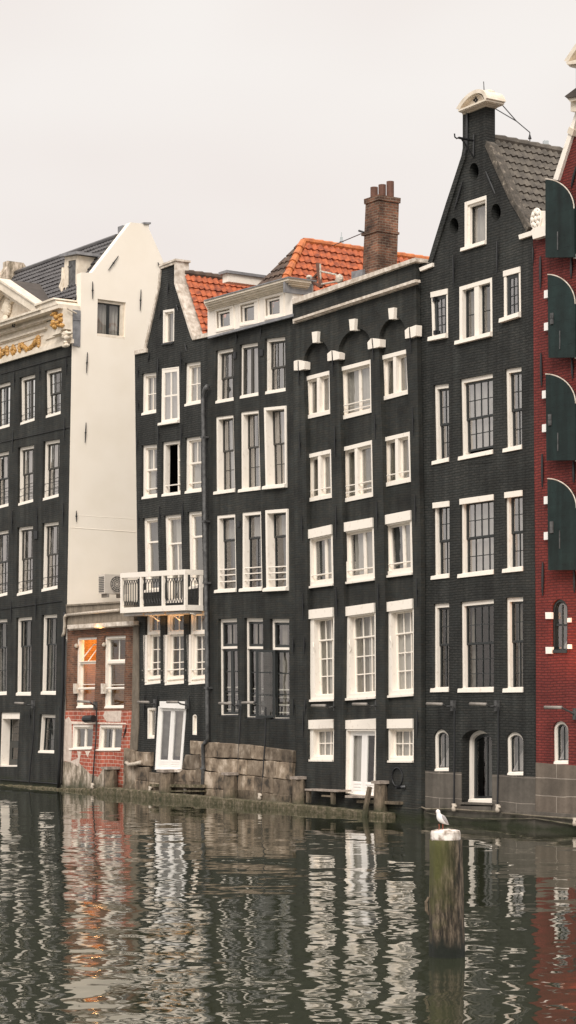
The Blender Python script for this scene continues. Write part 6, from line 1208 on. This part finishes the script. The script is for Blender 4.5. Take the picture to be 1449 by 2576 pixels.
for i in range(len(ring_) - 1):
    for k_ in range(n): fs.append((i * n + k_, i * n + (k_ + 1) % n, (i + 1) * n + (k_ + 1) % n, (i + 1) * n + k_))
fs += [tuple(range(n)), tuple((len(ring_) - 1) * n + k_ for k_ in range(n))]
m.add(vs, fs); bd = m.build('body', 'gull_white', go, True); sm = bd.modifiers.new('s', 'SUBSURF'); sm.levels = sm.render_levels = 1
for s_ in (-1, 1):
    m = MB(); vs = []; fs = []; pr = [((545, 375), 4, 6), ((565, 400), 22, 20), ((590, 440), 38, 26), ((620, 490), 38, 24), ((655, 540), 26, 16), ((690, 582), 10, 8), ((708, 596), 3, 4)]
    cc2 = [gp(c_[0], c_[1], s_ * (70 * sc_) * (1 - 0.75 * max(0, (i - 2)) / 4)) for i, (c_, _, _) in enumerate(pr)]
    for i, (c_, ra, rb) in enumerate(pr):
        t_ = (cc2[min(i + 1, len(cc2) - 1)] - cc2[max(i - 1, 0)]).normalized(); a_ = Vector((0, 1, 0)); b_ = t_.cross(a_).normalized()
        for k_ in range(10): th = 2 * math.pi * k_ / 10; vs.append(cc2[i] + a_ * math.cos(th) * rb * sc_ + b_ * math.sin(th) * ra * sc_)
    fs = [(i * 10 + k_, i * 10 + (k_ + 1) % 10, (i + 1) * 10 + (k_ + 1) % 10, (i + 1) * 10 + k_) for i in range(len(pr) - 1) for k_ in range(10)] + [tuple(range(10)), tuple((len(pr) - 1) * 10 + k_ for k_ in range(10))]
    m.add(vs, fs); m.build('wing', 'gull_grey', go, True)
    m = MB(); fx = 570 if s_ < 0 else 492; dd = -0.012 * (1 if s_ < 0 else -1) 
    m.tube([gp(fx - 4, 590, dd), gp(fx, 640, dd), gp(fx + 2, 694, dd)], [0.006, 0.0038, 0.004], 6)
    for tx in (-34, -26, -12): m.tube([gp(fx + 2, 694, dd), gp(fx + tx, 699, dd + (tx + 24) * 0.0009)], [0.004, 0.002], 5)
    m.build('leg', 'gull_leg', go)
    m = MB(); m.ball(gp(470, 312, s_ * 43 * sc_), 0.0042, 8, 6); m.build('eye', 'iron', go)
m = MB(); m.tube([gp(428, 322, -.004), gp(412, 334, -.005), gp(405, 350, -.005)], [0.0085, 0.006, 0.0015], 7); m.build('beak', 'pot', go)
# ============================================================ far away above the roofs
YD = 420.0
def far_tower(name, label, shapes):
    o = bpy.data.objects.new(name, None); COL.objects.link(o); c_ = shapes[0]; q = G2((c_[0] + c_[2]) / 2, 1700, YD); o.location = (q.x, YD, 0); o['_o'] = (q.x, YD, 0); o['label'] = label; o['category'] = 'tower'
    m = MB()
    for x0, y0_, x1, y1_ in shapes: a, b_ = G2(x0, y1_, YD), G2(x1, y0_, YD); h_ = (b_.x - a.x) / 2; m.box((a.x, YD - h_, a.z), (b_.x, YD + h_, b_.z))
    m.build('tower_body', 'haze_tower', o)
a = S(456, 700, 498, 860); sx_ = a[0][0]
far_tower('distant_tower', 'pale slender distant tower rising behind the orange roof beside the chimney', [(sx_ + 1, a[0][1] + 8, sx_ + 8, 700), (sx_ - 0.5, a[0][1] + 22, sx_ + 9.5, a[0][1] + 27), (sx_ + 3.5, a[0][1] - 4, sx_ + 5.5, a[0][1] + 8), (sx_ - 1, 613, sx_ + 11, 617), (sx_ + 0, 606, sx_ + 10, 608)])
a = K(1180, 945, 1224, 1000)
far_tower('distant_tower', 'pale blocky distant tower top peeking over the grey tiled roof', [(a[0][0], a[0][1], a[1][0], 700), (a[0][0] + 3, a[0][1] - 3, a[0][0] + 5, a[0][1]), (a[1][0] - 5, a[0][1] - 2, a[1][0] - 2, a[0][1])])
